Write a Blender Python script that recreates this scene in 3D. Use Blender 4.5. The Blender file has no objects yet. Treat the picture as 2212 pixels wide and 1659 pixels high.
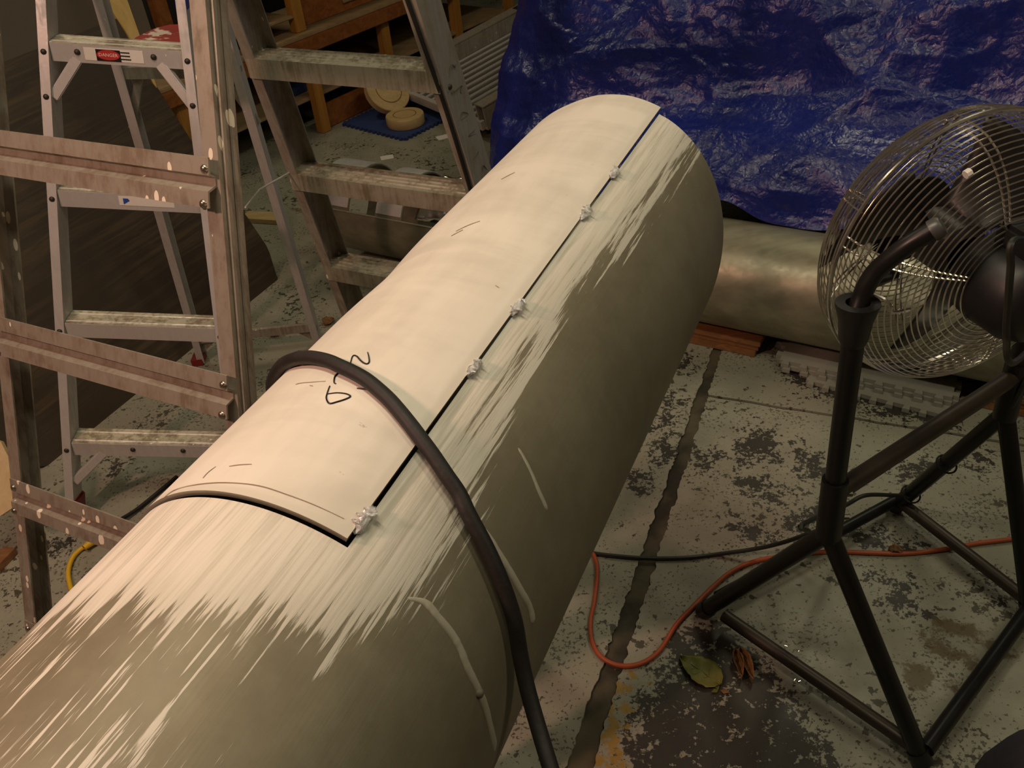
import bpy, bmesh, math, random
import numpy as np
from mathutils import Vector, Matrix, noise as mnoise
random.seed(7)
V = Vector
R_ = math.radians
# ---------------------------------------------------------------- camera
CAMH = 1.55
PITCH, ROLL, FPX = R_(37.075), R_(6.0), 1880.0
CX, CY = 1106.0, 829.5
FWD = V((0, math.cos(PITCH), -math.sin(PITCH)))
UP3 = V((0, math.sin(PITCH), math.cos(PITCH)))
RT = V((1, 0, 0))
IX = RT * math.cos(ROLL) - UP3 * math.sin(ROLL)
IY = -RT * math.sin(ROLL) - UP3 * math.cos(ROLL)
CAM = V((0, 0, CAMH))
scene = bpy.context.scene
COL = scene.collection
cd = bpy.data.cameras.new('camera')
cd.sensor_width = 36.0
cd.lens = FPX / 2212 * 36.0
cd.clip_start = 0.02
co = bpy.data.objects.new('camera', cd)
M = Matrix((IX, -IY, -FWD)).transposed().to_4x4()
M.translation = CAM
co.matrix_world = M
COL.objects.link(co)
scene.camera = co
# ---------------------------------------------------------------- light
scene.view_settings.view_transform = 'Standard'
scene.view_settings.look = 'None'
scene.view_settings.gamma = 1
scene.view_settings.exposure = 0.0
scene.view_settings.use_curve_mapping = False
w = bpy.data.worlds.new('world')
scene.world = w
w.use_nodes = True
w.node_tree.nodes['Background'].inputs[0].default_value = (1.0, 0.88, 0.66, 1)
w.node_tree.nodes['Background'].inputs[1].default_value = 0.035

def area(name, loc, target, sx, sy, power, color):
    l = bpy.data.lights.new(name, 'AREA')
    l.shape = 'RECTANGLE'
    l.size, l.size_y = sx, sy
    l.energy = power
    l.color = color
    o = bpy.data.objects.new(name, l)
    o.location = loc
    o.rotation_euler = (V(target) - V(loc)).to_track_quat('-Z', 'Y').to_euler()
    COL.objects.link(o)
    return o
# fluorescent battens under the ceiling, greenish white; the last one is added fill
area('batten_and_fill_light', (-0.45, 0.95, 2.75), (-0.30, 0.85, 0), 0.15, 1.2, 18, (1.0, 0.88, 0.66))
area('batten_and_fill_light', (1.6, 3.0, 2.95), (1.3, 2.6, 0), 0.3, 1.2, 13, (1.0, 0.91, 0.64))
area('batten_and_fill_light', (-1.6, 4.0, 2.95), (-1.2, 3.6, 0), 0.3, 1.2, 17, (1.0, 0.89, 0.60))
area('batten_and_fill_light', (1.7, 0.1, 2.95), (1.1, 0.6, 0), 0.3, 1.2, 11, (1.0, 0.91, 0.66))  # fill added to brighten the tube's right side and the floor
# warm incandescent work lamp on the left of the tube
area('work_lamp_light', (-1.55, 0.30, 2.25), (-0.3, 0.4, 1.0), 0.16, 0.16, 23, (1.0, 0.55, 0.42))

# ---------------------------------------------------------------- survey helpers
def ray(x, y):
    return FWD + IX * ((x - CX) / FPX) + IY * ((y - CY) / FPX)
def onz(x, y, z=0.0):
    v = ray(x, y)
    return CAM + v * ((z - CAMH) / v.z)
def atd(x, y, d):
    return CAM + ray(x, y) * d
def onplane(x, y, P, n):
    v = ray(x, y)
    return CAM + v * ((P - CAM).dot(n) / v.dot(n))
def proj(P):
    q = P - CAM
    d = q.dot(FWD)
    return CX + FPX * q.dot(IX) / d, CY + FPX * q.dot(IY) / d, d
def line_at_x(P, d, px):
    # point on line P+t d whose bearing matches image column px
    a, b = (P - CAM), d
    k = (px - CX) / FPX
    return (k * a.dot(FWD) - a.dot(IX)) / (b.dot(IX) - k * b.dot(FWD))

# ---------------------------------------------------------------- object helpers
def thing(name, label, cat, loc, group=None, kind=None):
    o = bpy.data.objects.new(name, None)
    o.empty_display_size = 0.1
    o.location = loc
    COL.objects.link(o)
    tag(o, label, cat, group, kind)
    return o
def tag(o, label=None, cat=None, group=None, kind=None):
    if label: o['label'] = label
    if cat: o['category'] = cat
    if group: o['group'] = group
    if kind: o['kind'] = kind
    return o
def rootloc(o):
    p = V((0, 0, 0))
    while o is not None:
        p = p + o.location
        o = o.parent
    return p
class MB:
    """collects geometry given in world coordinates"""
    def __init__(s):
        s.v = []; s.f = []
    def add(s, vs, fs):
        n = len(s.v)
        s.v += [tuple(p) for p in vs]
        s.f += [tuple(i + n for i in f) for f in fs]
        return s
    def hexa(s, c):   # 8 corners: bottom 4 ccw, top 4
        return s.add(c, [(3, 2, 1, 0), (4, 5, 6, 7), (0, 1, 5, 4), (1, 2, 6, 5), (2, 3, 7, 6), (3, 0, 4, 7)])
    def box(s, c, x, y, z, sx, sy, sz):
        c = V(c); x = V(x).normalized() * sx / 2; y = V(y).normalized() * sy / 2; z = V(z).normalized() * sz / 2
        return s.hexa([c - x - y - z, c + x - y - z, c + x + y - z, c - x + y - z, c - x - y + z, c + x - y + z, c + x + y + z, c - x + y + z])
    def extrude(s, A, B, xd, pts, yd=None):
        A = V(A); B = V(B); d = (B - A).normalized()
        x = V(xd); x = (x - d * x.dot(d)).normalized(); y = d.cross(x)
        if yd is not None and y.dot(V(yd)) < 0: y = -y
        n = len(pts)
        vs = [P + x * a + y * b for P in (A, B) for a, b in pts]
        fs = [(i, (i + 1) % n, n + (i + 1) % n, n + i) for i in range(n)]
        return s.add(vs, fs + [tuple(range(n - 1, -1, -1)), tuple(range(n, 2 * n))])
    def tube(s, pts, r, seg=12, closed=False, cap=True):
        pts = [V(p) for p in pts]
        n = len(pts)
        rs = r if isinstance(r, (list, tuple)) else [r] * n
        def tan(i):
            if closed: return (pts[(i + 1) % n] - pts[i - 1]).normalized()
            return (pts[min(i + 1, n - 1)] - pts[max(i - 1, 0)]).normalized()
        t = tan(0)
        u = t.orthogonal().normalized()
        vs = []; 
        for i in range(n):
            t = tan(i)
            u = (u - t * u.dot(t)).normalized()
            b = t.cross(u)
            for k in range(seg):
                a = 2 * math.pi * k / seg
                vs.append(pts[i] + (u * math.cos(a) + b * math.sin(a)) * rs[i])
        fs = []
        for i in range(n if closed else n - 1):
            j = (i + 1) % n
            for k in range(seg):
                fs.append((i * seg + k, i * seg + (k + 1) % seg, j * seg + (k + 1) % seg, j * seg + k))
        if cap and not closed:
            fs.append(tuple(range(seg - 1, -1, -1)))
            fs.append(tuple((n - 1) * seg + k for k in range(seg)))
        return s.add(vs, fs)
    def ring(s, c, ax, R, r, n=64, seg=5):
        ax = V(ax).normalized(); u = ax.orthogonal().normalized(); b = ax.cross(u)
        return s.tube([V(c) + (u * math.cos(2 * math.pi * i / n) + b * math.sin(2 * math.pi * i / n)) * R for i in range(n)], r, seg, closed=True)
    def lathe(s, c, ax, prof, n=32):
        ax = V(ax).normalized(); u = ax.orthogonal().normalized(); b = ax.cross(u)
        vs = [V(c) + ax * a + (u * math.cos(2 * math.pi * k / n) + b * math.sin(2 * math.pi * k / n)) * r for a, r in prof for k in range(n)]
        fs = [(i * n + k, i * n + (k + 1) % n, (i + 1) * n + (k + 1) % n, (i + 1) * n + k) for i in range(len(prof) - 1) for k in range(n)]
        return s.add(vs, fs)
    def prism(s, poly, off):
        n = len(poly); poly = [V(p) for p in poly]; off = V(off)
        return s.add(poly + [p + off for p in poly], [tuple(range(n - 1, -1, -1)), tuple(range(n, 2 * n))] + [(i, (i + 1) % n, n + (i + 1) % n, n + i) for i in range(n)])
    def build(s, name, mat, parent=None, smooth=False, bevel=0, loc=None):
        me = bpy.data.meshes.new(name)
        off = rootloc(parent) if parent is not None else (V(loc) if loc is not None else V((0, 0, 0)))
        me.from_pydata([(p[0] - off.x, p[1] - off.y, p[2] - off.z) for p in s.v], [], s.f)
        bm = bmesh.new(); bm.from_mesh(me)
        bmesh.ops.recalc_face_normals(bm, faces=bm.faces)
        if bevel:
            bmesh.ops.bevel(bm, geom=[e for e in bm.edges if e.is_manifold and e.calc_face_angle(0) > 0.6], offset=bevel, segments=2, affect='EDGES', clamp_overlap=True)
        bm.to_mesh(me); bm.free()
        if smooth:
            me.shade_smooth()
            me.set_sharp_from_angle(angle=R_(40)) if hasattr(me, 'set_sharp_from_angle') else None
        o = bpy.data.objects.new(name, me)
        if mat is not None: me.materials.append(mat)
        if parent is not None: o.parent = parent
        else: o.location = off
        COL.objects.link(o)
        return o
def chan(W, D, t):
    return [(-W / 2, 0), (W / 2, 0), (W / 2, D), (W / 2 - t, D), (W / 2 - t, t), (-W / 2 + t, t), (-W / 2 + t, D), (-W / 2, D)]
def smooth_path(pts, n=8):
    pts = [V(p) for p in pts]; out = []
    for i in range(len(pts) - 1):
        p0 = pts[max(i - 1, 0)]; p1 = pts[i]; p2 = pts[i + 1]; p3 = pts[min(i + 2, len(pts) - 1)]
        for k in range(n):
            t = k / n
            out.append(0.5 * ((2 * p1) + (p2 - p0) * t + (2 * p0 - 5 * p1 + 4 * p2 - p3) * t * t + (3 * p1 - p0 - 3 * p2 + p3) * t ** 3))
    return out + [pts[-1]]

# ---------------------------------------------------------------- materials
class NT:
    def __init__(s, name):
        s.m = bpy.data.materials.new(name); s.m.use_nodes = True
        s.t = s.m.node_tree; s.b = s.t.nodes['Principled BSDF']
    def n(s, typ, **kw):
        nd = s.t.nodes.new(typ)
        for k, v in kw.items(): setattr(nd, k, v)
        return nd
    def link(s, a, b): s.t.links.new(a, b)
    def setin(s, sock, v):
        if hasattr(v, 'is_linked') or isinstance(v, bpy.types.NodeSocket): s.link(v, sock)
        else: sock.default_value = v
    def coord(s, kind='Object', scale=(1, 1, 1), loc=(0, 0, 0), rot=(0, 0, 0), src=None):
        if src is None: src = s.n('ShaderNodeTexCoord').outputs[kind]
        mp = s.n('ShaderNodeMapping'); s.link(src, mp.inputs[0])
        mp.inputs['Scale'].default_value = scale; mp.inputs['Location'].default_value = loc; mp.inputs['Rotation'].default_value = rot
        return mp.outputs[0]
    def noise(s, vec, scale=5, detail=4, rough=.5, dist=0):
        nd = s.n('ShaderNodeTexNoise'); s.link(vec, nd.inputs['Vector'])
        nd.inputs['Scale'].default_value = scale; nd.inputs['Detail'].default_value = detail
        nd.inputs['Roughness'].default_value = rough; nd.inputs['Distortion'].default_value = dist
        return nd.outputs[0]
    def voro(s, vec, scale=5, feature='F1', rnd=1.0):
        nd = s.n('ShaderNodeTexVoronoi', feature=feature); s.link(vec, nd.inputs['Vector'])
        nd.inputs['Scale'].default_value = scale; nd.inputs['Randomness'].default_value = rnd
        return nd.outputs['Distance']
    def math(s, op, a, b=0.0, c=0.0, clamp=False):
        nd = s.n('ShaderNodeMath', operation=op, use_clamp=clamp)
        s.setin(nd.inputs[0], a); s.setin(nd.inputs[1], b)
        if op in ('MULTIPLY_ADD',): s.setin(nd.inputs[2], c)
        return nd.outputs[0]
    def rng(s, v, a, b, c=0.0, d=1.0, smooth=True):
        nd = s.n('ShaderNodeMapRange', interpolation_type='SMOOTHSTEP' if smooth else 'LINEAR')
        s.setin(nd.inputs[0], v)
        for i, k in enumerate((a, b, c, d)): nd.inputs[1 + i].default_value = k
        return nd.outputs[0]
    def mix(s, f, a, b):
        nd = s.n('ShaderNodeMix', data_type='RGBA')
        s.setin(nd.inputs[0], f)
        for i, v in ((6, a), (7, b)):
            if isinstance(v, (tuple, list)): nd.inputs[i].default_value = (*v[:3], 1)
            else: s.link(v, nd.inputs[i])
        return nd.outputs[2]
    def attr(s, name):
        nd = s.n('ShaderNodeAttribute', attribute_name=name); return nd
    def bump(s, h, strength=.3, dist=.01):
        nd = s.n('ShaderNodeBump'); s.link(h, nd.inputs['Height'])
        nd.inputs['Strength'].default_value = strength; nd.inputs['Distance'].default_value = dist
        s.link(nd.outputs[0], s.b.inputs['Normal'])
        return nd
    def out(s, color=None, rough=None, metal=None, spec=None):
        for k, v in (('Base Color', color), ('Roughness', rough), ('Metallic', metal), ('Specular IOR Level', spec)):
            if v is None: continue
            if k == 'Base Color' and isinstance(v, (tuple, list)): v = (*v[:3], 1)
            s.setin(s.b.inputs[k], v)
        return s.m
def plain(name, col, rough=.5, metal=0.0, var=.15, scale=12, bump=0.0, spec=None):
    t = NT(name); c = t.coord()
    n = t.noise(c, scale, 5, .6)
    a = tuple(x * (1 - var) for x in col); b = tuple(min(1, x * (1 + var)) for x in col)
    if bump: t.bump(t.noise(c, scale * 6, 4), bump, .004)
    return t.out(t.mix(n, a, b), t.rng(n, .2, .8, max(0, rough - .06), min(1, rough + .06)), metal, spec)
def wood(name, c1, c2, axis=0, scale=1.0, rough=.55):
    t = NT(name)
    sc = [14 * scale] * 3; sc[axis] = 0.9 * scale
    c = t.coord(scale=tuple(sc))
    n = t.noise(c, 2.2, 8, .62, .8)
    n2 = t.noise(t.coord(), 3, 3)
    f = t.math('ADD', t.rng(n, .3, .7), t.math('MULTIPLY', t.math('SUBTRACT', n2, .5), .6), clamp=True)
    t.bump(n, .15, .003)
    return t.out(t.mix(f, c1, c2), rough)
def metal_worn(name, base, dirt, spots, rough=.42, metal=.75, spot_amt=.12, streak=(40, 40, 3)):
    t = NT(name); c = t.coord()
    n = t.noise(c, 14, 6, .65)
    st = t.noise(t.coord(scale=streak), 2.0, 6, .6)
    d = t.rng(t.math('ADD', t.math('MULTIPLY', n, .5), t.math('MULTIPLY', st, .5)), .42, .62)
    col = t.mix(d, base, dirt)
    v = t.voro(t.coord(scale=(1, 1, .4)), 48)
    gate = t.rng(t.noise(c, 3.1, 3), .5, .62)
    sz = t.math('MULTIPLY', gate, spot_amt)
    sp = t.math('LESS_THAN', t.math('ADD', v, t.math('MULTIPLY', t.math('SUBTRACT', n, .5), .25)), sz)
    col = t.mix(sp, col, spots)
    t.bump(t.noise(c, 120, 3), .08, .002)
    r = t.rng(d, 0, 1, rough, rough + .2)
    mt = t.math('MULTIPLY', t.math('SUBTRACT', 1.0, sp), t.rng(d, 0, 1, metal, metal * .4))
    return t.out(col, r, mt)

MAT = {}
MAT['black_steel'] = plain('black_steel', (.012, .011, .011), .38, .2, .3, 18)
MAT['brown_steel'] = plain('worn_brown_steel', (.055, .042, .030), .45, .3, .35, 14)
MAT['black_plastic'] = plain('black_plastic', (.010, .010, .011), .42, 0, .3, 18)
MAT['grey_cap'] = plain('grey_cap', (.10, .10, .095), .35, .3, .2, 30)
MAT['chrome'] = plain('chrome_wire', (.80, .76, .68), .20, .93, .10, 40)
MAT['blade'] = plain('fan_blade', (.030, .028, .026), .4, .3, .2, 20)
MAT['rubber'] = plain('black_rubber', (.010, .008, .0065), .6, 0, .35, 25, .1)
MAT['orange_cord'] = plain('orange_cord', (.42, .085, .028), .5, 0, .25, 20)
MAT['yellow_cord'] = plain('yellow_cord', (.75, .47, .02), .45, 0, .12, 20)
MAT['dark_cord'] = plain('dark_cord', (.020, .022, .016), .5, 0, .3, 20)
MAT['red_plastic'] = plain('red_plastic', (.20, .018, .016), .4, 0, .3, 16)
MAT['foam_grey'] = plain('grey_foam', (.30, .29, .24), .8, 0, .12, 60, .2)
MAT['foam_blue'] = plain('blue_foam', (.022, .045, .16), .8, 0, .2, 60, .2)
MAT['foam_blue_dark'] = plain('deep_blue_foam', (.016, .035, .12), .8, 0, .2, 60, .2)
MAT['plank'] = wood('plank_wood', (.20, .085, .030), (.34, .16, .06), 0)
MAT['orange_wood'] = wood('orange_wood', (.22, .068, .016), (.34, .125, .032), 0)
MAT['yellow_wood'] = wood('golden_wood', (.38, .17, .03), (.50, .25, .05), 2)
MAT['cream_wood'] = wood('pale_shelf_wood', (.30, .20, .10), (.40, .28, .15), 0)
MAT['cut_wood'] = wood('cut_wood', (.50, .36, .15), (.62, .46, .22), 0, 2)
MAT['pine'] = wood('bare_pine', (.62, .42, .13), (.74, .53, .20), 2)
MAT['ply_pale'] = wood('pale_plywood', (.62, .47, .24), (.74, .58, .33), 2)
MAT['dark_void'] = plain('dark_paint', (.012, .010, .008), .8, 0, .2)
MAT['alu'] = metal_worn('worn_aluminium', (.40, .37, .31), (.24, .21, .16), (.80, .74, .58), .45, .35, .10)
MAT['alu_dirty'] = metal_worn('dirty_aluminium', (.42, .39, .30), (.17, .14, .085), (.80, .75, .60), .5, .45, .2)
MAT['alu_clean'] = metal_worn('clean_aluminium', (.62, .60, .59), (.50, .48, .46), (.85, .82, .74), .40, .35, .07)
MAT['alu_step'] = metal_worn('step_aluminium', (.62, .58, .44), (.26, .22, .13), (.85, .82, .68), .5, .4, .2)
MAT['alu_rear'] = metal_worn('paint_splattered_aluminium', (.36, .32, .26), (.20, .155, .11), (.86, .78, .62), .45, .3, .26)
MAT['rivet'] = plain('rivet_metal', (.34, .30, .24), .3, .9, .2, 60)
MAT['dark_rivet'] = plain('dark_rivet', (.05, .045, .035), .5, .5, .2, 60)
MAT['foil'] = plain('bright_aluminium', (.86, .85, .82), .16, 1.0, .08, 60)
MAT['weld'] = plain('weld_metal', (.95, .95, .95), .10, 1.0, .06, 300, .6)
MAT['paper_white'] = plain('white_label', (.80, .77, .70), .5, 0, .06, 60)
MAT['ink'] = plain('marker_ink', (.012, .006, .010), .5, 0, .2)
MAT['faint_scratch'] = plain('faint_scratch', (.33, .28, .21), .6, 0, .4, 60)
MAT['scratch'] = plain('scratch_grey', (.14, .12, .09), .6, 0, .3)
MAT['label_red'] = plain('label_red', (.52, .04, .035), .4, 0, .1)
MAT['label_blue'] = plain('label_blue', (.02, .08, .40), .4, 0, .1)
MAT['denim'] = plain('dark_denim', (.020, .019, .028), .85, 0, .35, 80, .3)
MAT['shoe'] = plain('dark_shoe', (.02, .018, .016), .6)
MAT['cut_edge'] = plain('cut_metal_edge', (.36, .34, .27), .4, .5, .25, 80)
MAT['wall'] = plain('wall_paint', (.22, .19, .15), .8, 0, .2, 2)
MAT['ceiling'] = plain('ceiling_paint', (.30, .27, .22), .9, 0, .1, 2)
MAT['grey_wall'] = plain('grey_board', (.17, .16, .15), .7, 0, .15, 6)
MAT['ramp'] = plain('ramp_aluminium', (.22, .21, .185), .4, .7, .2, 8)
MAT['leaf_green'] = None

# ================================================================ THE SETTING
JAZ = R_(24.5)
E1 = V((math.sin(JAZ), math.cos(JAZ), 0))
E2 = V((math.cos(JAZ), -math.sin(JAZ), 0))
def rm(a, b, z=0): return E1 * a + E2 * b + V((0, 0, z))
def ab(P): return P.dot(E1), P.dot(E2)
A0, A1, B0, B1, ZC = -3.0, 7.2, -3.1, 3.6, 3.2

def sd_polys(P2, polys):
    """signed distance (positive inside) of points (n,2) to the union of polygons"""
    best = np.full(len(P2), -9.0)
    for poly in polys:
        q = np.array(poly, float)
        dmin = np.full(len(P2), 9.0); inside = np.zeros(len(P2), bool)
        for i in range(len(q)):
            a = q[i]; b = q[(i + 1) % len(q)]
            e = b - a; L = e @ e + 1e-12
            t = np.clip(((P2 - a) @ e) / L, 0, 1)
            dmin = np.minimum(dmin, np.linalg.norm(P2 - a - t[:, None] * e, axis=1))
            c = ((a[1] > P2[:, 1]) != (b[1] > P2[:, 1]))
            with np.errstate(divide='ignore', invalid='ignore'):
                xx = (b[0] - a[0]) * (P2[:, 1] - a[1]) / (b[1] - a[1]) + a[0]
            inside ^= c & (P2[:, 0] < xx)
        best = np.maximum(best, np.where(inside, dmin, -dmin))
    return best
def fattr(me, name, arr):
    at = me.attributes.new(name, 'FLOAT', 'POINT')
    at.data.foreach_set('value', np.asarray(arr, np.float32))
def vattr(me, name, arr):
    at = me.attributes.new(name, 'FLOAT_VECTOR', 'POINT')
    at.data.foreach_set('vector', np.asarray(arr, np.float32).ravel())

def floor_material():
    t = NT('painted_concrete'); c = t.coord()
    big = t.noise(c, 1.6, 4, .55)
    mid = t.noise(c, 9, 6, .6)
    fine = t.noise(c, 42, 6, .62)
    base = t.mix(t.rng(mid, .35, .65), (.345, .338, .265), (.27, .264, .20))
    base = t.mix(t.rng(big, .35, .7), base, (.30, .294, .225))
    # small chips all over
    chips = t.math('GREATER_THAN', t.math('ADD', fine, t.math('MULTIPLY', t.math('SUBTRACT', t.noise(c, 5, 3), .5), .55)), .63)
    base = t.mix(chips, base, (.075, .068, .045))
    sp3 = t.math('GREATER_THAN', t.math('ADD', t.noise(c, 120, 5, .6), t.math('MULTIPLY', t.math('SUBTRACT', t.noise(c, 7, 3), .5), .40)), .615)
    base = t.mix(t.math('MULTIPLY', sp3, .85), base, (.075, .068, .045))
    # worn areas, plus the painted shadow in front of the foam tiles
    wr = t.attr('wear_shade').outputs['Fac']
    nn = t.math('ADD', t.math('MULTIPLY', t.math('SUBTRACT', t.noise(c, 30, 8, .72), .5), .44), t.math('MULTIPLY', t.math('SUBTRACT', t.noise(c, 110, 5, .65), .5), .26))
    worn = t.rng(t.math('ADD', t.math('MULTIPLY', t.math('MINIMUM', wr, .038), 1.3), nn), .0, .010)
    dark = t.mix(t.noise(c, 30, 5), (.024, .022, .018), (.052, .046, .036))
    base = t.mix(worn, base, dark)
    bs = t.attr('brown').outputs['Fac']
    b2 = t.rng(t.math('ADD', t.math('MINIMUM', t.math('MULTIPLY', bs, 1.2), .02), t.math('MULTIPLY', t.math('SUBTRACT', t.noise(c, 20, 7, .65), .5), .30)), .0, .03)
    base = t.mix(t.math('MULTIPLY', b2, .85), base, (.115, .080, .035))
    ys = t.attr('yellow').outputs['Fac']
    y2 = t.rng(t.math('ADD', t.math('MINIMUM', t.math('MULTIPLY', ys, 1.2), .004), t.math('MULTIPLY', t.math('SUBTRACT', t.noise(c, 38, 6, .65), .5), .22)), .0, .008)
    base = t.mix(t.math('MULTIPLY', y2, .9), base, (.36, .22, .035))
    h = t.math('ADD', t.math('MULTIPLY', worn, -1.0), t.math('MULTIPLY', fine, .4))
    t.bump(h, .25, .0015)
    return t.out(base, t.rng(mid, .3, .7, .42, .60), 0, .4)
MAT['floor'] = floor_material()
tj = NT('joint_filler'); cj = tj.coord()
tj.bump(tj.noise(cj, 60, 6), .6, .004)
MAT['joint'] = tj.out(tj.mix(tj.rng(tj.noise(cj, 9, 5), .35, .65), (.028, .024, .015), (.105, .088, .052)), .8)

def fl(pts): return [tuple(onz(x, y)[:2]) for x, y in pts]
WEAR_SHADE = [fl(p) for p in (
    [(1500, 1340), (1590, 1350), (1640, 1420), (1700, 1500), (1760, 1570), (1800, 1659), (1840, 1760), (1330, 1760), (1360, 1600), (1385, 1500), (1450, 1440), (1440, 1390)],
    [(1625, 925), (1655, 915), (1680, 960), (1690, 1000), (1640, 985), (1590, 1010), (1580, 970)],
    [(1580, 1030), (1640, 1030), (1690, 1060), (1680, 1095), (1610, 1060)],
    [(1720, 960), (1790, 1000), (1800, 1040), (1730, 1020)],
    [(1590, 1120), (1640, 1130), (1670, 1160), (1610, 1170), (1580, 1150)],
    [(1700, 1120), (1770, 1090), (1790, 1130), (1720, 1165)],
    [(1820, 1130), (1900, 1150), (1980, 1170), (1940, 1190), (1840, 1170)],
    [(1930, 1010), (2000, 990), (2030, 1020), (1960, 1050)],
    [(2090, 980), (2140, 980), (2130, 1020), (2090, 1010)],
    [(1720, 800), (1900, 850), (2060, 900), (2060, 930), (1900, 890), (1740, 840), (1690, 810)],  # shadow below the foam tile edge, painted into the floor colour
    [(1470, 765), (1500, 770), (1490, 800), (1465, 795)], [(1440, 845), (1480, 850), (1460, 885), (1430, 880)],
    [(1410, 895), (1460, 900), (1440, 935), (1405, 925)], [(1420, 955), (1490, 965), (1480, 1000), (1415, 990)],
    [(1500, 960), (1545, 985), (1535, 1015), (1495, 1010)], [(1360, 1020), (1410, 1025), (1400, 1065), (1350, 1055)],
    [(2130, 1240), (2170, 1250), (2180, 1300), (2140, 1290)],
    [(1880, 1240), (1960, 1260), (1990, 1330), (1930, 1310)],
    [(240, 1000), (275, 1000), (250, 1025), (232, 1024)], [(90, 1150), (150, 1170), (150, 1200), (95, 1185)],
)]
BROWN = [fl(p) for p in ([(1990, 1370), (2060, 1330), (2150, 1370), (2200, 1400), (2170, 1450), (2080, 1450), (2010, 1420)], [(1930, 1430), (2010, 1440), (2090, 1480), (2060, 1510), (1960, 1480)],
                         [(1560, 700), (1620, 720), (1600, 750)], [(620, 395), (700, 420), (690, 470), (640, 460)])]
YEL = [fl(p) for p in ([(1330, 1480), (1365, 1500), (1350, 1560), (1315, 1600), (1300, 1580)], [(1290, 1600), (1350, 1590), (1345, 1700), (1240, 1700)], [(1365, 1450), (1395, 1470), (1370, 1480)])]
def jitter(x, s, a): return (mnoise.noise(V((x * s, 3.7, 1.1))) * .6 + .6 * mnoise.noise(V((x * s * 3.1, 9.2, 4.4))) + .4 * mnoise.noise(V((x * s * 7.3, 2.2, 6.4)))) * a
JA = onz(1250, 1659); JB = onz(1545, 770)
jb0 = ab(JA)[1]; jb1 = ab(JB)[1]; ja0 = ab(JA)[0]; ja1 = ab(JB)[0]
def jcenter(a): return jb0 + (jb1 - jb0) * (a - ja0) / (ja1 - ja0)
CJ = ab(onz(1530, 855))[0]
def jhw(a): return max(.009, .021 - .006 * (a - 1.0))
def frange(a, b, s):
    n = max(1, int(math.ceil((b - a) / s))); return [a + (b - a) * i / n for i in range(n + 1)]
floor = MB().hexa([rm(A0, B0, -.06), rm(A1, B0, -.06), rm(A1, B1, -.06), rm(A0, B1, -.06), rm(A0, B0, -.006), rm(A1, B0, -.006), rm(A1, B1, -.006), rm(A0, B1, -.006)]).build('floor', MAT['joint'])
tag(floor, 'worn painted concrete floor slabs with a dirt filled joint', None, None, 'structure')
def slab(alist, side, a_lo_j, a_hi_j):
    """side=-1 left of the joint, +1 right"""
    far = [0, .012, .03, .06] + frange(.09, 2.0, .03) + frange(2.2, 6.5, .3)
    vs = []; idx = {}
    rows = []
    for a in alist:
        aj = a
        edge = jcenter(a) + side * (jhw(a) + jitter(a, 22 if side < 0 else 25, .008))
        row = []
        lim = (edge - B0) if side < 0 else (B1 - edge)
        fs = [f for f in far if f < lim] + [lim]
        row = [(aj, edge + side * f) for f in fs]
        rows.append(row)
    n = min(len(r) for r in rows)
    rows = [r[:n - 1] + [r[-1]] for r in rows]
    N = len(rows)
    P = []
    for i, r in enumerate(rows):
        for (a, b) in r:
            if i == 0 and a_lo_j: a = a + .005 + jitter(b, 18, .004)
            if i == N - 1 and a_hi_j: a = a - .005 + jitter(b, 18, .004)
            P.append(rm(a, b, 0))
    faces = []
    for i in range(N - 1):
        for k in range(n - 1):
            q = (i * n + k, i * n + k + 1, (i + 1) * n + k + 1, (i + 1) * n + k)
            faces.append(q if side < 0 else q[::-1])
    # skirts
    base = len(P)
    loop = [i * n for i in range(N)]
    def skirt(ids):
        s0 = len(P)
        for i in ids: P.append(P[i] - V((0, 0, .012)))
        for k in range(len(ids) - 1): faces.append((ids[k], ids[k + 1], s0 + k + 1, s0 + k))
    skirt(loop); skirt([k for k in range(n)]); skirt([(N - 1) * n + k for k in range(n)])
    mb = MB().add(P, faces)
    o = mb.build('concrete_slab', MAT['floor'], floor)
    me = o.data
    up = sum(p.normal.z * p.area for p in me.polygons)
    if up < 0: me.flip_normals()
    co_ = np.zeros(len(me.vertices) * 3, np.float32); me.vertices.foreach_get('co', co_)
    P2 = co_.reshape(-1, 3)[:, :2].astype(float)
    fattr(me, 'wear_shade', sd_polys(P2, WEAR_SHADE)); fattr(me, 'brown', sd_polys(P2, BROWN)); fattr(me, 'yellow', sd_polys(P2, YEL))
    return o
slab(frange(A0, 0, .3) + frange(.02, 2.3, .008) + frange(2.4, A1, .2), -1, False, False)
slab(frange(A0, 0, .3) + frange(.02, CJ, .008), 1, False, True)
slab(frange(CJ, 2.4, .01) + frange(2.5, A1, .2), 1, True, False)

def wallbox(name, c, sx, sy, sz, mat):
    o = MB().box(c, E1, E2, (0, 0, 1), sx, sy, sz).build(name, MAT[mat])
    return tag(o, None, None, None, 'structure')
La, Lb = A1 - A0, B1 - B0
wallbox('wall_left', rm((A0 + A1) / 2, B0 - .05, ZC / 2), La, .1, ZC, 'wall')
wallbox('wall_right', rm((A0 + A1) / 2, B1 + .05, ZC / 2), La, .1, ZC, 'wall')
wallbox('wall_back', rm(A1 + .05, (B0 + B1) / 2, ZC / 2), .1, Lb + .2, ZC, 'wall')
wallbox('wall_front', rm(A0 - .05, (B0 + B1) / 2, ZC / 2), .1, Lb + .2, ZC, 'wall')
wallbox('ceiling', rm((A0 + A1) / 2, (B0 + B1) / 2, ZC + .05), La + .2, Lb + .2, .1, 'ceiling')

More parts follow.
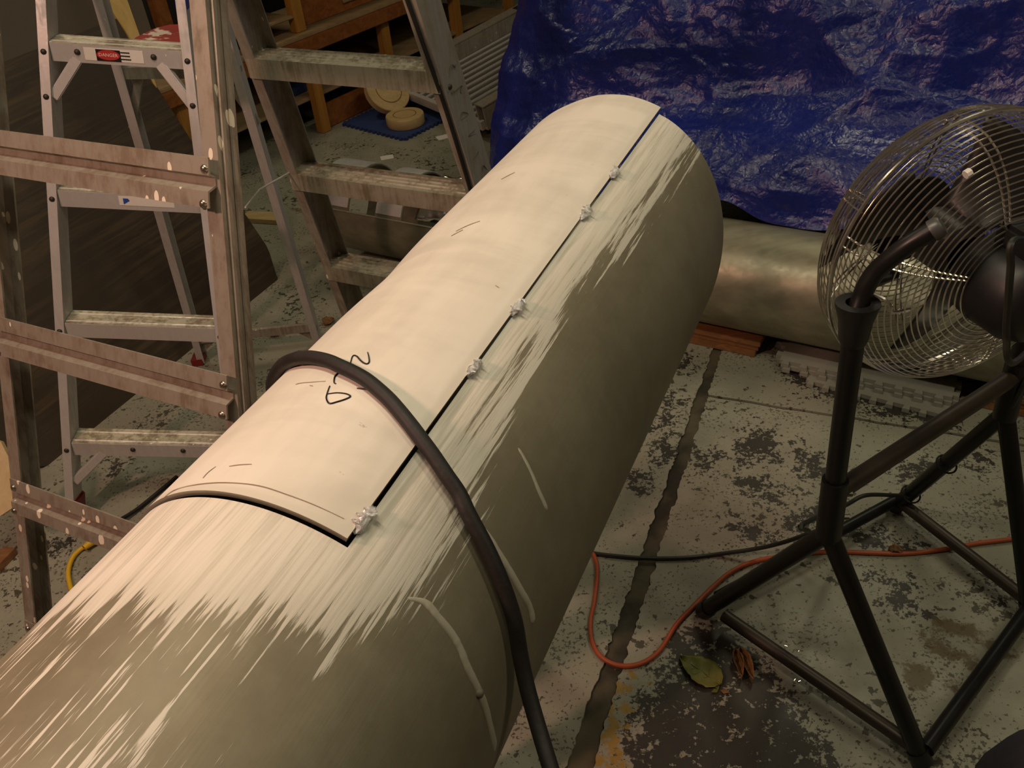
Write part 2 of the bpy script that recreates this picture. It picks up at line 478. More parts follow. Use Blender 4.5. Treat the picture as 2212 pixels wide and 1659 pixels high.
# ================================================================ MAIN TUBE
TD = V((0.45473, 0.89063, 0)).normalized()
TA = V((-0.361605, 0.184625, 0.900006))
TR = .19
TE = V((TD.y, -TD.x, 0))
ZU = V((0, 0, 1))
def tp(u, th, r):
    return TA + TD * u + (TE * math.sin(th) + ZU * math.cos(th)) * r
def cyl(x, y, r):
    v = ray(x, y); c = CAM - TA
    vp = v - TD * v.dot(TD); cp = c - TD * c.dot(TD)
    a = vp.dot(vp); b = 2 * vp.dot(cp); k = cp.dot(cp) - r * r
    D = b * b - 4 * a * k
    s = (-b - math.sqrt(D)) / 2 / a if D > 0 else -b / 2 / a
    P = c + v * s
    return P.dot(TD), math.atan2(P.dot(TE), P.z)
U0 = .345                      # panel front edge
def seam(u): return R_(24.0 - 3.6 * (u - .345) / .885)
PL = R_(-100)                  # far side edge of the panel
def uend(th):
    d = math.degrees(th)
    if d < 22: return 1.222
    return 1.222 - .045 * ((d - 22) / 45) ** 1.5 if d < 180 else 1.1
UN = -1.05
def main_body_material():
    t = NT('primed_metal_tube')
    uv = t.attr('uvm').outputs['Vector']
    sd = t.attr('paint').outputs['Fac']; sp = t.attr('sparse').outputs['Fac']
    s1 = t.noise(t.coord(src=uv, scale=(3.2, 70, 1)), 1.0, 6, .66)
    s2 = t.noise(t.coord(src=uv, scale=(9, 260, 1), loc=(3, 1, 0)), 1.0, 5, .6)
    s3 = t.noise(t.coord(src=uv, scale=(5, 34, 1), loc=(7, 5, 0)), 1.0, 5, .6)
    ss = t.math('ADD', t.math('MULTIPLY', t.math('SUBTRACT', s1, .5), .16), t.math('MULTIPLY', t.math('SUBTRACT', s2, .5), .09))
    m1 = t.rng(t.math('ADD', sd, ss), -.002, .008)
    m2 = t.rng(t.math('ADD', t.math('MULTIPLY', sp, 1.5), t.math('ADD', t.math('MULTIPLY', t.math('SUBTRACT', s2, .52), .36), t.math('MULTIPLY', t.math('SUBTRACT', s3, .50), .25))), .0, .02)
    thin = t.rng(t.math('ADD', t.math('MULTIPLY', s1, .55), t.math('MULTIPLY', s2, .45)), .36, .56, .60, 1.0)
    edge = t.rng(sd, .0, .05, .80, 1.0)
    m = t.math('MAXIMUM', t.math('MULTIPLY', m1, t.math('MULTIPLY', thin, edge)), t.math('MULTIPLY', m2, .9))
    c = t.coord()
    cl = t.noise(c, 6, 5, .6); cl2 = t.noise(c, 45, 5, .65)
    metal = t.mix(t.rng(t.math('ADD', t.math('MULTIPLY', cl, .7), t.math('MULTIPLY', cl2, .3)), .35, .65), (.205, .178, .118), (.262, .232, .158))
    paint = t.mix(cl, (.70, .66, .56), (.80, .76, .66))
    t.bump(t.math('ADD', m, t.math('MULTIPLY', s2, .4)), .25, .0012)
    return t.out(t.mix(m, metal, paint), t.math('ADD', t.math('MULTIPLY', m, .05), .52), t.math('MULTIPLY', t.math('SUBTRACT', 1.0, m), .25), .32)
MAT['tube_body'] = main_body_material()
def panel_material():
    t = NT('primed_panel')
    uv = t.attr('uvm').outputs['Vector']; c = t.coord()
    s1 = t.noise(t.coord(src=uv, scale=(5, 26, 1)), 1.0, 6, .6)
    sw = t.noise(t.coord(src=uv, scale=(14, 4, 1), loc=(2, 2, 0)), 1.0, 4, .55, .6)
    cl = t.noise(c, 7, 4, .5)
    thin = t.rng(t.math('ADD', t.math('MULTIPLY', s1, .4), t.math('MULTIPLY', sw, .6)), .40, .66, 0.0, .34)
    ed = t.attr('edge').outputs['Fac']
    thin = t.math('MAXIMUM', thin, t.math('MULTIPLY', t.rng(ed, .004, .013, 1.0, 0.0), .30))
    col = t.mix(thin, t.mix(cl, (.76, .71, .61), (.82, .77, .67)), (.40, .375, .29))
    sm = t.math('GREATER_THAN', t.math('ADD', t.noise(t.coord(src=uv, scale=(90, 40, 1)), 1.0, 6, .7), t.math('MULTIPLY', t.noise(c, 9, 2), .35)), .90)
    col = t.mix(t.math('MULTIPLY', sm, .35), col, (.14, .11, .08))
    t.bump(t.noise(t.coord(src=uv, scale=(30, 120, 1)), 1.0, 4), .06, .001)
    return t.out(col, t.rng(cl, .3, .7, .46, .56), 0, .4)
MAT['panel'] = panel_material()

def uvp(pts, r=TR): 
    out = []
    for x, y in pts:
        u, th = cyl(x, y, r); out.append((u, TR * th))
    return out
PAINT = [uvp([(1500, 318), (1481, 339), (1431, 419), (1381, 478), (1338, 561), (1310, 556), (1282, 575), (1249, 621), (1216, 671), (1189, 717), (1150, 775), (1129, 850), (1110, 925),
              (1071, 977), (1037, 1055), (993, 1138), (963, 1182), (920, 1265), (885, 1299), (822, 1338), (749, 1396), (703, 1431), (675, 1390), (635, 1350), (596, 1334), (555, 1360), (516, 1395), (477, 1369),
              (445, 1330), (400, 1360), (357, 1373), (318, 1312), (278, 1330), (222, 1322), (150, 1335), (110, 1340)])
         + [(.20, TR * R_(-60)), (.2, TR * R_(-120)), (1.4, TR * R_(-120)), (1.4, TR * R_(44))]]
SPARSE = [uvp(p) for p in ([(-60, 1659), (30, 1590), (140, 1500), (235, 1455), (215, 1500), (110, 1580), (10, 1659)],
                           [(-40, 1530), (40, 1460), (110, 1420), (90, 1450), (0, 1520), (-40, 1560)], [(60, 1390), (130, 1345), (150, 1350), (80, 1400)],
                           [(120, 1640), (230, 1620), (330, 1590), (300, 1630), (180, 1659)], [(240, 1590), (300, 1560), (330, 1570), (280, 1600)], [(380, 1400), (470, 1360), (460, 1385), (400, 1420)])]
def shell(us, ths, r, thick, keep, name, mat, parent, uwarp=None, thwarp=None, rfun=None, paint=False):
    """curved sheet on the tube: us x ths grid with holes where keep() is False"""
    nu, nt = len(us), len(ths)
    def pos(i, j, rr):
        th = ths[j]; u = us[i]
        if thwarp: th = thwarp(u, th, j)
        if uwarp: u = uwarp(us[i], th, i)
        if rfun: rr = rr + rfun(u, th)
        return tp(u, th, rr), (u, TR * th, 0)
    vs, uv = [], []
    for rr in (r, r - thick):
        for i in range(nu):
            for j in range(nt):
                p, q = pos(i, j, rr); vs.append(p); uv.append(q)
    K = [[keep(i, j) for j in range(nt - 1)] for i in range(nu - 1)]
    o = nu * nt; fs = []; rim = []
    def g(i, j): return 0 <= i < nu - 1 and 0 <= j < nt - 1 and K[i][j]
    for i in range(nu - 1):
        for j in range(nt - 1):
            if not K[i][j]: continue
            a, b, c, d = i * nt + j, (i + 1) * nt + j, (i + 1) * nt + j + 1, i * nt + j + 1
            fs.append((a, d, c, b)); fs.append((a + o, b + o, c + o, d + o))
            n0 = len(fs)
            if not g(i - 1, j): fs.append((a, a + o, d + o, d))
            if not g(i + 1, j): fs.append((b, c, c + o, b + o))
            if not g(i, j - 1): fs.append((a, b, b + o, a + o))
            if not g(i, j + 1): fs.append((d, d + o, c + o, c))
            rim += list(range(n0, len(fs)))
    me = bpy.data.meshes.new(name)
    off = rootloc(parent)
    me.from_pydata([tuple(v - off) for v in vs], [], fs)
    vattr(me, 'uvm', uv)
    if paint:
        P2 = np.array(uv)[:, :2]
        fattr(me, 'paint', sd_polys(P2, PAINT)); fattr(me, 'sparse', sd_polys(P2, SPARSE))
    me.materials.append(mat); me.materials.append(MAT['cut_edge'])
    for k in rim: me.polygons[k].material_index = 1
    me.shade_smooth()
    bm = bmesh.new(); bm.from_mesh(me)
    if paint or True:
        bmesh.ops.delete(bm, geom=[v for v in bm.verts if not v.link_faces], context='VERTS')
    for e in bm.edges:
        if len(e.link_faces) == 2 and e.calc_face_angle(0) > .7: e.smooth = False
    bm.to_mesh(me); bm.free()
    ob = bpy.data.objects.new(name, me); ob.parent = parent; COL.objects.link(ob)
    return ob
tube = thing('metal_tube', 'large metal tube with brushed white primer and a cut panel, held at waist height', 'tube', TA + TD * .1 - ZU * TR)
GAP = .0034
def gapf(u): return GAP * (.45 + .55 * min(1, abs(u - .78) / .42))
us = frange(UN, 0, .05) + frange(.008, U0 - GAP, .008) + frange(U0, 1.222, .008)
ths = [R_(-180) + R_(360) * i / 180 for i in range(181)]
jcut = min(range(181), key=lambda j: abs(ths[j] - R_(23)))
jpl = min(range(181), key=lambda j: abs(ths[j] - PL))
icut = max(i for i, u in enumerate(us) if u <= U0 - GAP + 1e-6)
def body_thw(u, th, j):
    if j == jcut and u > U0 - .02: return seam(max(u, U0)) + gapf(u) / TR
    return th
def body_uw(u, th, i):
    if i == len(us) - 1: return uend(th)
    e = uend(th)
    if u > e - .004: return e - .0005 * (len(us) - 1 - i)
    return u
shell(us, ths, TR, .005, lambda i, j: not (i >= icut and jpl <= j < jcut), 'tube_wall', MAT['tube_body'], tube, body_uw, body_thw, None, True)
# panel lying in the cut, a little proud
PR = TR + .0032
pus = frange(U0, 1.246, .012)
pth = [PL + (1.0) * (i / 60) for i in range(61)]
def p_thw(u, th, j):
    f = j / 60
    return PL + (seam(u) - PL) * f
def p_uw(u, th, i):
    if i == len(pus) - 1: return 1.246 - .05 * max(0, -th - R_(10)) - .03 * max(0, th - R_(5))
    return u
def p_r(u, th):
    e = max(0, (.62 - u) / .28) * .0035 * max(0, math.sin((th - R_(-40)) * 1.4))
    b = .004 * math.exp(-((u - .75) / .06) ** 2) * math.exp(-((th + R_(45)) / .3) ** 2)
    return e * .6 - b
pan = shell(pus, pth, PR, .005, lambda i, j: True, 'cut_panel', MAT['panel'], tube, p_uw, p_thw, p_r)
uvv = np.zeros(len(pan.data.vertices) * 3, np.float32)
pan.data.attributes['uvm'].data.foreach_get('vector', uvv)
uvv = uvv.reshape(-1, 3)
fattr(pan.data, 'edge', np.minimum(uvv[:, 0] - U0, np.array([TR * seam(float(u)) for u in uvv[:, 0]]) - uvv[:, 1]))
tag(pan, 'cut out curved panel painted off white, laid back in place')
# strokes drawn on the panel
def on_panel(x, y, lift=.0006):
    u, th = cyl(x, y, PR)
    return tp(u, th, PR + p_r(u, th) + lift)
def z5(p): return (550 + p[0] / 3.0167, 700 + p[1] / 3.0167)
def strokes(name, lst, r, mat, conv=lambda p: p, lift=.0004, label=None, sm=6):
    for s in lst:
        pts = smooth_path([on_panel(*conv(p), lift) for p in s], sm)
        n = len(pts)
        mb = MB(); mb.tube(pts, [r * (.55 + .45 * math.sin(math.pi * min(1, max(0, i / (n - 1) * .9 + .08)))) for i in range(n)], 6)
        o = mb.build(name, mat, pan, True)
        if label: o['label'] = label
strokes('marker_stroke', [[(625, 270), (640, 215), (665, 213), (690, 240), (712, 258), (735, 265), (748, 250), (745, 215), (738, 188)],
        [(688, 292), (693, 302)], [(620, 318), (590, 320), (550, 325), (525, 350), (520, 385), (532, 396)],
        [(492, 410), (478, 450), (470, 490), (490, 525), (540, 515), (600, 495), (625, 478), (600, 462), (540, 455), (480, 462)],
        [(668, 425), (710, 430), (756, 438)]], .00085, MAT['ink'], z5, label='black felt marker stroke')
strokes('scratch_mark', [[(270, 398), (300, 390), (380, 383), (465, 378)], [(362, 405), (382, 409)]], .0004, MAT['faint_scratch'], z5)
strokes('scratch_mark', [[(985, 500), (1010, 488), (1037, 478)], [(975, 510), (1000, 497)], [(1083, 388), (1098, 380), (1112, 373)]], .0006, MAT['faint_scratch'])
strokes('scribe_line', [[(356, 1076), (380, 1060), (430, 1049), (490, 1046), (560, 1053), (620, 1072), (680, 1095), (742, 1124)]], .0005, MAT['faint_scratch'])
strokes('scratch_mark', [[(497, 1010), (520, 1007), (545, 1006)], [(440, 1035), (452, 1022), (468, 1010)], [(1070, 617), (1078, 622)]], .0004, MAT['faint_scratch'])
# tack welds on the seam
def weld(x, y, L, W, seed):
    rnd = random.Random(seed)
    u, th = cyl(x, y, PR)
    th = seam(u) + .4 * GAP / TR
    bm = bmesh.new()
    bmesh.ops.create_icosphere(bm, subdivisions=3, radius=1)
    c = tp(u, th, TR + .003); nrm = (TE * math.sin(th) + ZU * math.cos(th)); tt = TD.cross(nrm)
    vs = []
    for v in bm.verts:
        k = 1 + .42 * mnoise.noise(v.co * 2.3 + V((seed, 0, 0))) + .22 * mnoise.noise(v.co * 6 + V((0, seed, 0)))
        q = v.co * k
        vs.append(c + TD * q.x * L + tt * q.y * W + nrm * q.z * .0042)
    fs = [tuple(x.index for x in f.verts) for f in bm.faces]
    bm.free()
    mb = MB().add(vs, fs)
    for k in range(5):
        a = c + TD * rnd.uniform(-1, 1) * L * .8 + nrm * .003
        d = (TD * rnd.uniform(-.5, .5) + tt * rnd.choice((-1, 1)) + nrm * .2).normalized()
        mb.tube([a, a + d * W * rnd.uniform(.9, 1.6)], [.0022, .0007], 6)
    o = mb.build('weld_tack', MAT['weld'], tube, False)
    o['label'] = 'bright metal weld tack on the seam'
for i, (x, y, L, W) in enumerate([(1325, 372, .015, .0045), (1262, 458, .015, .005), (1115, 660, .015, .0045), (1022, 793, .013, .004), (782, 1118, .0145, .0050)]):
    weld(x, y, L, W, i * 3.7 + 1)
# paint drips down the side
def drip(pts, r0, r1, bead=None):
    P = []
    for x, y in pts:
        u, th = cyl(x, y, TR); P.append((u, th))
    q = smooth_path([V((a, b, 0)) for a, b in P], 8); n = len(q)
    mb = MB(); seg = 8; vs = []; fs = []
    for i, p in enumerate(q):
        f = i / (n - 1); rr = r0 + (r1 - r0) * f
        rr *= min(1, .35 + f * 5) * min(1, (1 - f) * 14 + .35)
        rr *= 1 + .12 * mnoise.noise(V((i * .35, r0 * 900, 0)))
        c = tp(p.x, p.y, TR - .0006); nrm = TE * math.sin(p.y) + ZU * math.cos(p.y)
        qn = q[min(i + 1, n - 1)] - q[max(i - 1, 0)]
        tdir = (TD * qn.x + TD.cross(nrm) * -qn.y * TR)
        tdir = (tp(q[min(i + 1, n - 1)].x, q[min(i + 1, n - 1)].y, TR) - tp(q[max(i - 1, 0)].x, q[max(i - 1, 0)].y, TR)).normalized()
        sd = tdir.cross(nrm).normalized()
        for k in range(seg):
            a = math.pi * k / (seg - 1)
            vs.append(c + sd * math.cos(a) * rr + nrm * math.sin(a) * rr * .55)
    for i in range(n - 1):
        for k in range(seg - 1):
            fs.append((i * seg + k, i * seg + k + 1, (i + 1) * seg + k + 1, (i + 1) * seg + k))
    mb.add(vs, fs)
    o = mb.build('paint_drip', MAT['drip'], tube, True)
    o['label'] = 'pale grey paint drip running down'
    if bead:
        u, th = cyl(*bead, TR)
        nrm = TE * math.sin(th) + ZU * math.cos(th)
        MB().lathe(tp(u, th, TR + .001), nrm, [(-.001, .0001), (-.001, .0042), (.0015, .0036), (.003, .0016), (.0032, .0001)], 12).build('drip_bead', MAT['scratch'], o, True)
MAT['drip'] = plain('paint_drip', (.42, .39, .30), .4, 0, .12, 30)
drip([(880, 1292), (920, 1303), (948, 1335), (978, 1372), (995, 1402), (1012, 1445), (1034, 1490), (1050, 1530), (1062, 1580), (1070, 1620)], .0036, .0040, (1034, 1497))
drip([(1048, 1142), (1075, 1190), (1100, 1230), (1125, 1275), (1145, 1312), (1152, 1345)], .0034, .0042)
drip([(1118, 965), (1130, 985), (1150, 1025), (1165, 1062), (1183, 1103)], .0018, .0030)
# two trestles that carry the tube (in the shadow below it)
def trestle(u, label):
    c = TA + TD * u; z1 = c.z - TR
    t = thing('saw_horse', label, 'trestle', V((c.x, c.y, 0)) - TE * .2, 'trestles under the tube')
    MB().box(V((c.x, c.y, z1 - .045)) - TE * .14, TE, TD, ZU, .44, .04, .088).build('top_beam', MAT['cream_wood'], t, bevel=.003)
    for e0, e1 in ((-.10, -.16), (-.28, -.36)):
        for q in (-1, 1):
            a = V((c.x, c.y, z1 - .05)) + TE * e0 + TD * q * .034
            b = V((c.x, c.y, 0)) + TE * e1 + TD * q * .20
            MB().extrude(a, b, TE, [(-.035, -.012), (.035, -.012), (.035, .012), (-.035, .012)]).build('leg', MAT['cream_wood'], t)
trestle(-.55, 'wooden trestle carrying the near end of the white primed tube')
trestle(.78, 'wooden trestle carrying the far end of the white primed tube')

# thick black cable draped over the tube
cp = []
CR = .0068
for x, y in [(641, 776), (656, 774), (676, 774), (709, 781), (736, 793), (762, 805), (790, 821), (815, 841), (842, 866), (868, 896), (891, 925), (911, 952), (935, 985), (964, 1028), (991, 1068), (1012, 1113), (1051, 1187), (1085, 1265), (1110, 1343), (1122, 1415)]:
    u, th = cyl(x, y, PR + CR); cp.append((u, th))
under = [(.553, R_(-44)), (.566, R_(-60)), (.588, R_(-82))]
path = [tp(.64, R_(-112), PR + CR + .05) - ZU * .25, tp(.64, R_(-105), PR + CR + .004) - ZU * .05] + [tp(u, th, PR + CR + .0008) for u, th in reversed(under)] + [tp(u, th, PR + CR + .0008) for u, th in cp]
last = path[-1]; dl = proj(last)[2]
path += [atd(1141, 1494, dl - .002), atd(1163, 1572, dl - .010), atd(1188, 1655, dl - .025), atd(1228, 1790, dl - .05), atd(1262, 1930, dl - .06)]
cab = MB().tube(smooth_path(path, 8), CR, 14).build('black_cable', MAT['rubber'], None, True)
tag(cab, 'thick black rubber cable draped over the white tube', 'cable')

# ================================================================ LADDERS
class Riv:
    """rivets, each an object of its own"""
    def __init__(s): s.l = []
    def build(s, name, mat, parent):
        for P, n, r in s.l:
            MB().lathe(P, n, [(0, r), (r * .35, r * .92), (r * .65, r * .6), (r * .8, .0001)], 10).build('rivet', mat, parent, True)
def cap_rivet(mb, P, n, r): mb.l.append((P, n, r))
# ---- tall stepladder
bx, by, bH, byaw = -.389, 1.624, 2.174, 2.082
bw = V((math.sin(byaw), math.cos(byaw), 0)); bq = V((bw.y, -bw.x, 0))
T0 = V((bx, by, bH)); G0 = V((bx, by, 0))
FR = [(T0 + bw * s * .162, G0 - bq * .479 + bw * s * .309) for s in (-1, 1)]     # step side, away from camera
RR = [(T0 + bw * s * .196, G0 + bq * .777 + bw * s * .311) for s in (-1, 1)]     # brace side
big = thing('tall_stepladder', 'tall paint splattered aluminium stepladder standing open behind the tube', 'ladder', G0)
MB().box(T0 + V((0, 0, .02)), bw, bq, ZU, .46, .16, .07).build('top_cap', MAT['alu'], big, bevel=.006)
def rail_at(r, z):
    t = (z - r[0].z) / (r[1].z - r[0].z); return r[0] + (r[1] - r[0]) * t
for s, r in zip((-1, 1), FR):
    out = bw * s
    foot = rail_at(r, .03)
    o = MB().extrude(r[0], foot, bq, chan(.078, .028, .003), yd=-out).build('front_rail', MAT['alu'], big)
    MB().box(V((foot.x, foot.y, .02)), bw, bq, ZU, .05, .09, .04).build('rubber_foot', MAT['rubber'], big, bevel=.004)
    rv = Riv()
    for k in range(7):
        P = rail_at(r, .445 + .29 * k - .03); cap_rivet(rv, P + out * .0005 + bq * .02, out, .006)
        cap_rivet(rv, P - out * .028 + bq * .036, bq, .005)
    rv.build('rivet_row', MAT['dark_rivet'], o)
for s, r in zip((-1, 1), RR):
    out = bw * s
    foot = rail_at(r, .03)
    o = MB().extrude(r[0], foot, bq, chan(.040, .028, .003), yd=-out).build('rear_rail', MAT['alu_rear'], big)
    # ribs pressed along the rail
    MB().extrude(r[0] + out * .0015 + bq * .009, foot + out * .0015 + bq * .009, bq, [(-.004, 0), (.004, 0), (.003, .003), (-.003, .003)], yd=out).build('pressed_rib', MAT['alu_rear'], o)
    MB().extrude(r[0] + out * .0015 - bq * .009, foot + out * .0015 - bq * .009, bq, [(-.004, 0), (.004, 0), (.003, .003), (-.003, .003)], yd=out).build('pressed_rib', MAT['alu_rear'], o)
    MB().box(V((foot.x, foot.y, .02)), bw, bq, ZU, .05, .08, .04).build('rubber_foot', MAT['rubber'], big, bevel=.004)
# rear braces: Z section, shelf facing the camera side
rdir = (RR[0][1] - RR[0][0]).normalized()
zsec = [(.034, .012), (.034, .015), (.010, .015), (.006, .004), (-.004, .003), (-.011, .018), (-.034, .018), (-.034, .015), (-.013, .015), (-.006, 0), (.008, 0), (.012, .012)]
for k in range(6):
    z = .503 + .29 * (k - 1)
    if z < .1: continue
    a = rail_at(RR[0], z) + bq * .0205 + bw * .020; b = rail_at(RR[1], z) + bq * .0205 - bw * .006
    up = -rdir
    o = MB().extrude(a, b, up, zsec, yd=bq).build('rear_brace', MAT['alu_rear'], big)
    rv = Riv()
    for P, s in ((a, 1), (b, -1)):
        cap_rivet(rv, P + bw * s * .008 + up * .023 + bq * .015, bq, .007); cap_rivet(rv, P + bw * s * .008 - up * .023 + bq * .018, bq, .007)
    rv.build('rivet_pair', MAT['rivet'], o)
fdir = (FR[0][1] - FR[0][0]).normalized()
for k in range(6):
    z = .452 + .29 * (k - 1)
    a = rail_at(FR[0], z) + bw * .003; b = rail_at(FR[1], z) - bw * .003
    W = .080
    sec = [(-W / 2, 0), (-W / 2, -.042), (-W / 2 + .003, -.042), (-W / 2 + .003, -.003), (W / 2 - .003, -.003), (W / 2 - .003, -.042), (W / 2, -.042), (W / 2, 0), (.026, 0), (.024, .0025), (.020, 0), (.010, 0), (.008, .0025), (.004, 0), (-.006, 0), (-.008, .0025), (-.012, 0), (-.022, 0), (-.024, .0025), (-.028, 0)]
    MB().extrude(a, b, bq, sec, yd=ZU).build('step', MAT['alu_dirty'], big)
# spreader wire and tie cord on the right rail
P1 = rail_at(FR[0], .93) ; 
tie = [rail_at(FR[1], z) + bq * .045 - bw * (.018 + .01 * math.sin(z * 5)) for z in (1.75, 1.5, 1.25, 1.0, .85, .74, .68)]
MB().tube(smooth_path(tie, 6), .0042, 8).build('tie_cord', MAT['rubber'], big, True)
MB().tube([tie[-1], tie[-1] - ZU * .05], .008, 10).build('cord_plug', MAT['black_plastic'], big, True)
MB().tube([rail_at(FR[0], .74) + bq * .02, atd(560, 410, 1.95), atd(530, 448, 1.8)], .0022, 6).build('spreader_wire', MAT['alu_clean'], big, True)
# handwriting scratched on the right front rail
rn = random.Random(4)
for k in range(9):
    z = 1.02 - k * .045
    P = rail_at(FR[1], z) + bw * .0006
    ax = fdir
    pts = []
    for j in range(4):
        pts.append(P + ax * rn.uniform(-.014, .014) + bq * rn.uniform(-.026, .026))
    MB().tube(smooth_path(pts, 4), .0011, 5).build('pencil_mark', MAT['scratch'], big, True)

# ---- smaller stepladder (stands slightly tilted)
sp_ = dict(x=-.9346, y=2.0801, H=1.4962, yaw=1.57215, rf=.4315, waf=.1225, wf=.2147, war=.1239, tau=.1692, z0=-.0557)
sw_ = V((math.sin(sp_['yaw']), math.cos(sp_['yaw']), 0)); sq_ = V((sw_.y, -sw_.x, 0))
sT = V((sp_['x'], sp_['y'], sp_['H'])); sB = V((sp_['x'], sp_['y'], 0))
piv = sB + sq_ * sp_['rf'] - sw_ * sp_['wf']
def srot(v):
    v = v - piv; a = v.dot(sw_); c = v.z; b = v.dot(sq_); t = sp_['tau']
    return piv + sw_ * (a * math.cos(t) + c * math.sin(t)) + sq_ * b + ZU * (-a * math.sin(t) + c * math.cos(t))
def sdir(v): return (srot(piv + v) - piv)
FS = [(sT + sw_ * s * sp_['waf'], sB + sq_ * sp_['rf'] + sw_ * s * sp_['wf']) for s in (-1, 1)]
wv = sdir(sw_); uvv_ = sdir(ZU)
small = thing('small_stepladder', 'smaller aluminium stepladder with red danger label and red feet', 'ladder', V((sp_['x'], sp_['y'], 0)))
MB().box(srot(sT + V((0, 0, .02))), wv, sq_, uvv_, .34, .14, .06).build('top_cap', MAT['red_plastic'], small, bevel=.006)
def to_floor(A, B, z):
    t = (z - A.z) / (B.z - A.z); return A + (B - A) * t
SFR = []
for s, r in zip((-1, 1), FS):
    A, B = srot(r[0]), srot(r[1])
    foot = to_floor(A, B, .045)
    SFR.append((A, foot))
    o = MB().extrude(A, foot, sq_, chan(.060, .020, .0025), yd=-wv).build('front_rail', MAT['alu_clean'], small)
    f0 = to_floor(A, B, .075); f1 = to_floor(A, B, .002)
    MB().extrude(f0, f1, sq_, [(-.036, -.006), (.036, -.006), (.036, .028), (-.036, .028)], yd=-wv).build('red_foot', MAT['red_plastic'], small, bevel=.004)
    rv = Riv()
    for k in (1, 2, 3, 4):
        z = k * .305 * .97 + sp_['z0'] - .018
        P = srot(rail_at(r, z)) - wv * .010 + sq_ * .0305
        cap_rivet(rv, P, sq_, .0065)
    P = srot(rail_at(r, 4 * .305 * .97 + sp_['z0'] - .105)) - wv * .010 + sq_ * .0305
    cap_rivet(rv, P, sq_, .0065)
    rv.build('rivet_row', MAT['dark_rivet'], o)
steps = {}
for k in (1, 2, 3, 4):
    z = k * .305 * .97 + sp_['z0']
    a = srot(rail_at(FS[0], z)) + wv * .001; b = srot(rail_at(FS[1], z)) - wv * .021
    W = .058; h = .038
    sec = [(-W / 2, 0), (-W / 2, -h), (-W / 2 + .003, -h), (-W / 2 + .003, -.003), (W / 2 - .003, -.003), (W / 2 - .003, -h), (W / 2, -h), (W / 2, 0), (.022, 0), (.018, .003), (.012, 0), (-.010, 0), (-.014, .003), (-.018, 0)]
    o = MB().extrude(a, b, sq_, sec, yd=uvv_).build('step', MAT['alu_clean'] if k > 1 else MAT['alu_clean'], small)
    # worn grey-green tread surface
    MB().extrude(a + uvv_ * .0004, b + uvv_ * .0004, sq_, [(-W / 2 + .001, 0), (W / 2 - .002, 0), (W / 2 - .002, .0012), (-W / 2 + .001, .0012)], yd=uvv_).build('worn_tread', MAT['alu_step'], o)
    steps[k] = (a, b, o)
    if k in (4, 1):
        rv = Riv()
        for f in ((.2, .78) if k == 4 else (.38, .70)):
            cap_rivet(rv, a + (b - a) * f - uvv_ * .016 + sq_ * (W / 2), sq_, .0065)
        rv.build('rivet_pair', MAT['dark_rivet'], o)
        for s, f in ((-1, .2), (1, .8)):
            P = a + (b - a) * f - uvv_ * .026 + sq_ * .019
            zz = (4 if k == 4 else 1) * .305 * .97 + sp_['z0'] - .11
            r = FS[0 if s < 0 else 1]
            Q = srot(rail_at(r, zz)) + sq_ * .016 + (-wv * .012 if s > 0 else wv * .0)
            MB().extrude(P, Q, sq_, [(-.008, -.011), (.008, -.011), (.008, .011), (-.008, .011)]).build('brace', MAT['alu_clean'], small, bevel=.002)
P = srot(rail_at(FS[1], 4 * .305 * .97 + sp_['z0'] + .10))
MB().extrude(P + uvv_ * .05 + wv * .0006, P - uvv_ * .03 + wv * .0006, sq_, [(-.0315, -.0215), (.0315, -.0215), (.0315, .0008), (-.0315, .0008)], yd=wv).build('blue_tape', MAT['label_blue'], small)
# danger label on the top visible step
a, b, o4 = steps[4]
fx = (b - a).normalized(); fn = sq_; fy = uvv_
def lab(fr, dz): return a + (b - a) * fr - fy * dz + fn * (.029 + .0004)
def flatbox(c, w_, h_, t_, mat, name, parent):
    return MB().box(c, fx, fn, fy, w_, t_, h_).build(name, mat, parent)
flatbox(lab(.36 + .06, .018), .062 + .028, .026, .0006, MAT['paper_white'], 'warning_label', o4)
flatbox(lab(.435, .019) + fn * .0004, .050, .024, .0006, MAT['ink'], 'label_black_field', o4)
el = [lab(.435, .018) + fn * .0008 + fx * .0235 * math.cos(i * math.pi / 12) + fy * .0105 * math.sin(i * math.pi / 12) for i in range(24)]
MB().prism(el, fn * .0005).build('red_oval', MAT['label_red'], o4)
def text_part(s, size, c, xd, yd, mat, name, parent):
    cu = bpy.data.curves.new('t', 'FONT'); cu.body = s; cu.size = size; cu.align_x = 'CENTER'; cu.align_y = 'CENTER'; cu.resolution_u = 2
    ob = bpy.data.objects.new('t', cu); COL.objects.link(ob)
    bpy.context.view_layer.update()
    me = bpy.data.meshes.new_from_object(ob.evaluated_get(bpy.context.evaluated_depsgraph_get()))
    bpy.data.objects.remove(ob)
    mb = MB().add([c + xd * v.co.x + yd * v.co.y for v in me.vertices], [tuple(p.vertices) for p in me.polygons])
    bpy.data.meshes.remove(me)
    return mb.build(name, mat, parent)
text_part('DANGER', .0098, lab(.435, .018) + fn * .0015, fx, fy, MAT['paper_white'], 'danger_lettering', o4)
flatbox(lab(.59, .018) + fn * .0002, .060, .026, .0006, MAT['paper_white'], 'warning_label', o4)
ln = MB()
for i, (dz, f0, f1) in enumerate(((.011, .505, .60), (.018, .51, .60), (.025, .51, .605))):
    n = 7
    for j in range(n):
        f = f0 + (f1 - f0) * (j + .5) / n
        ln.box(lab(f, dz) + fn * .0008, fx, fn, fy, .0032, .0004, .0026)
tag(ln.build('small_print', MAT['ink'], o4), None, None, None, 'stuff')
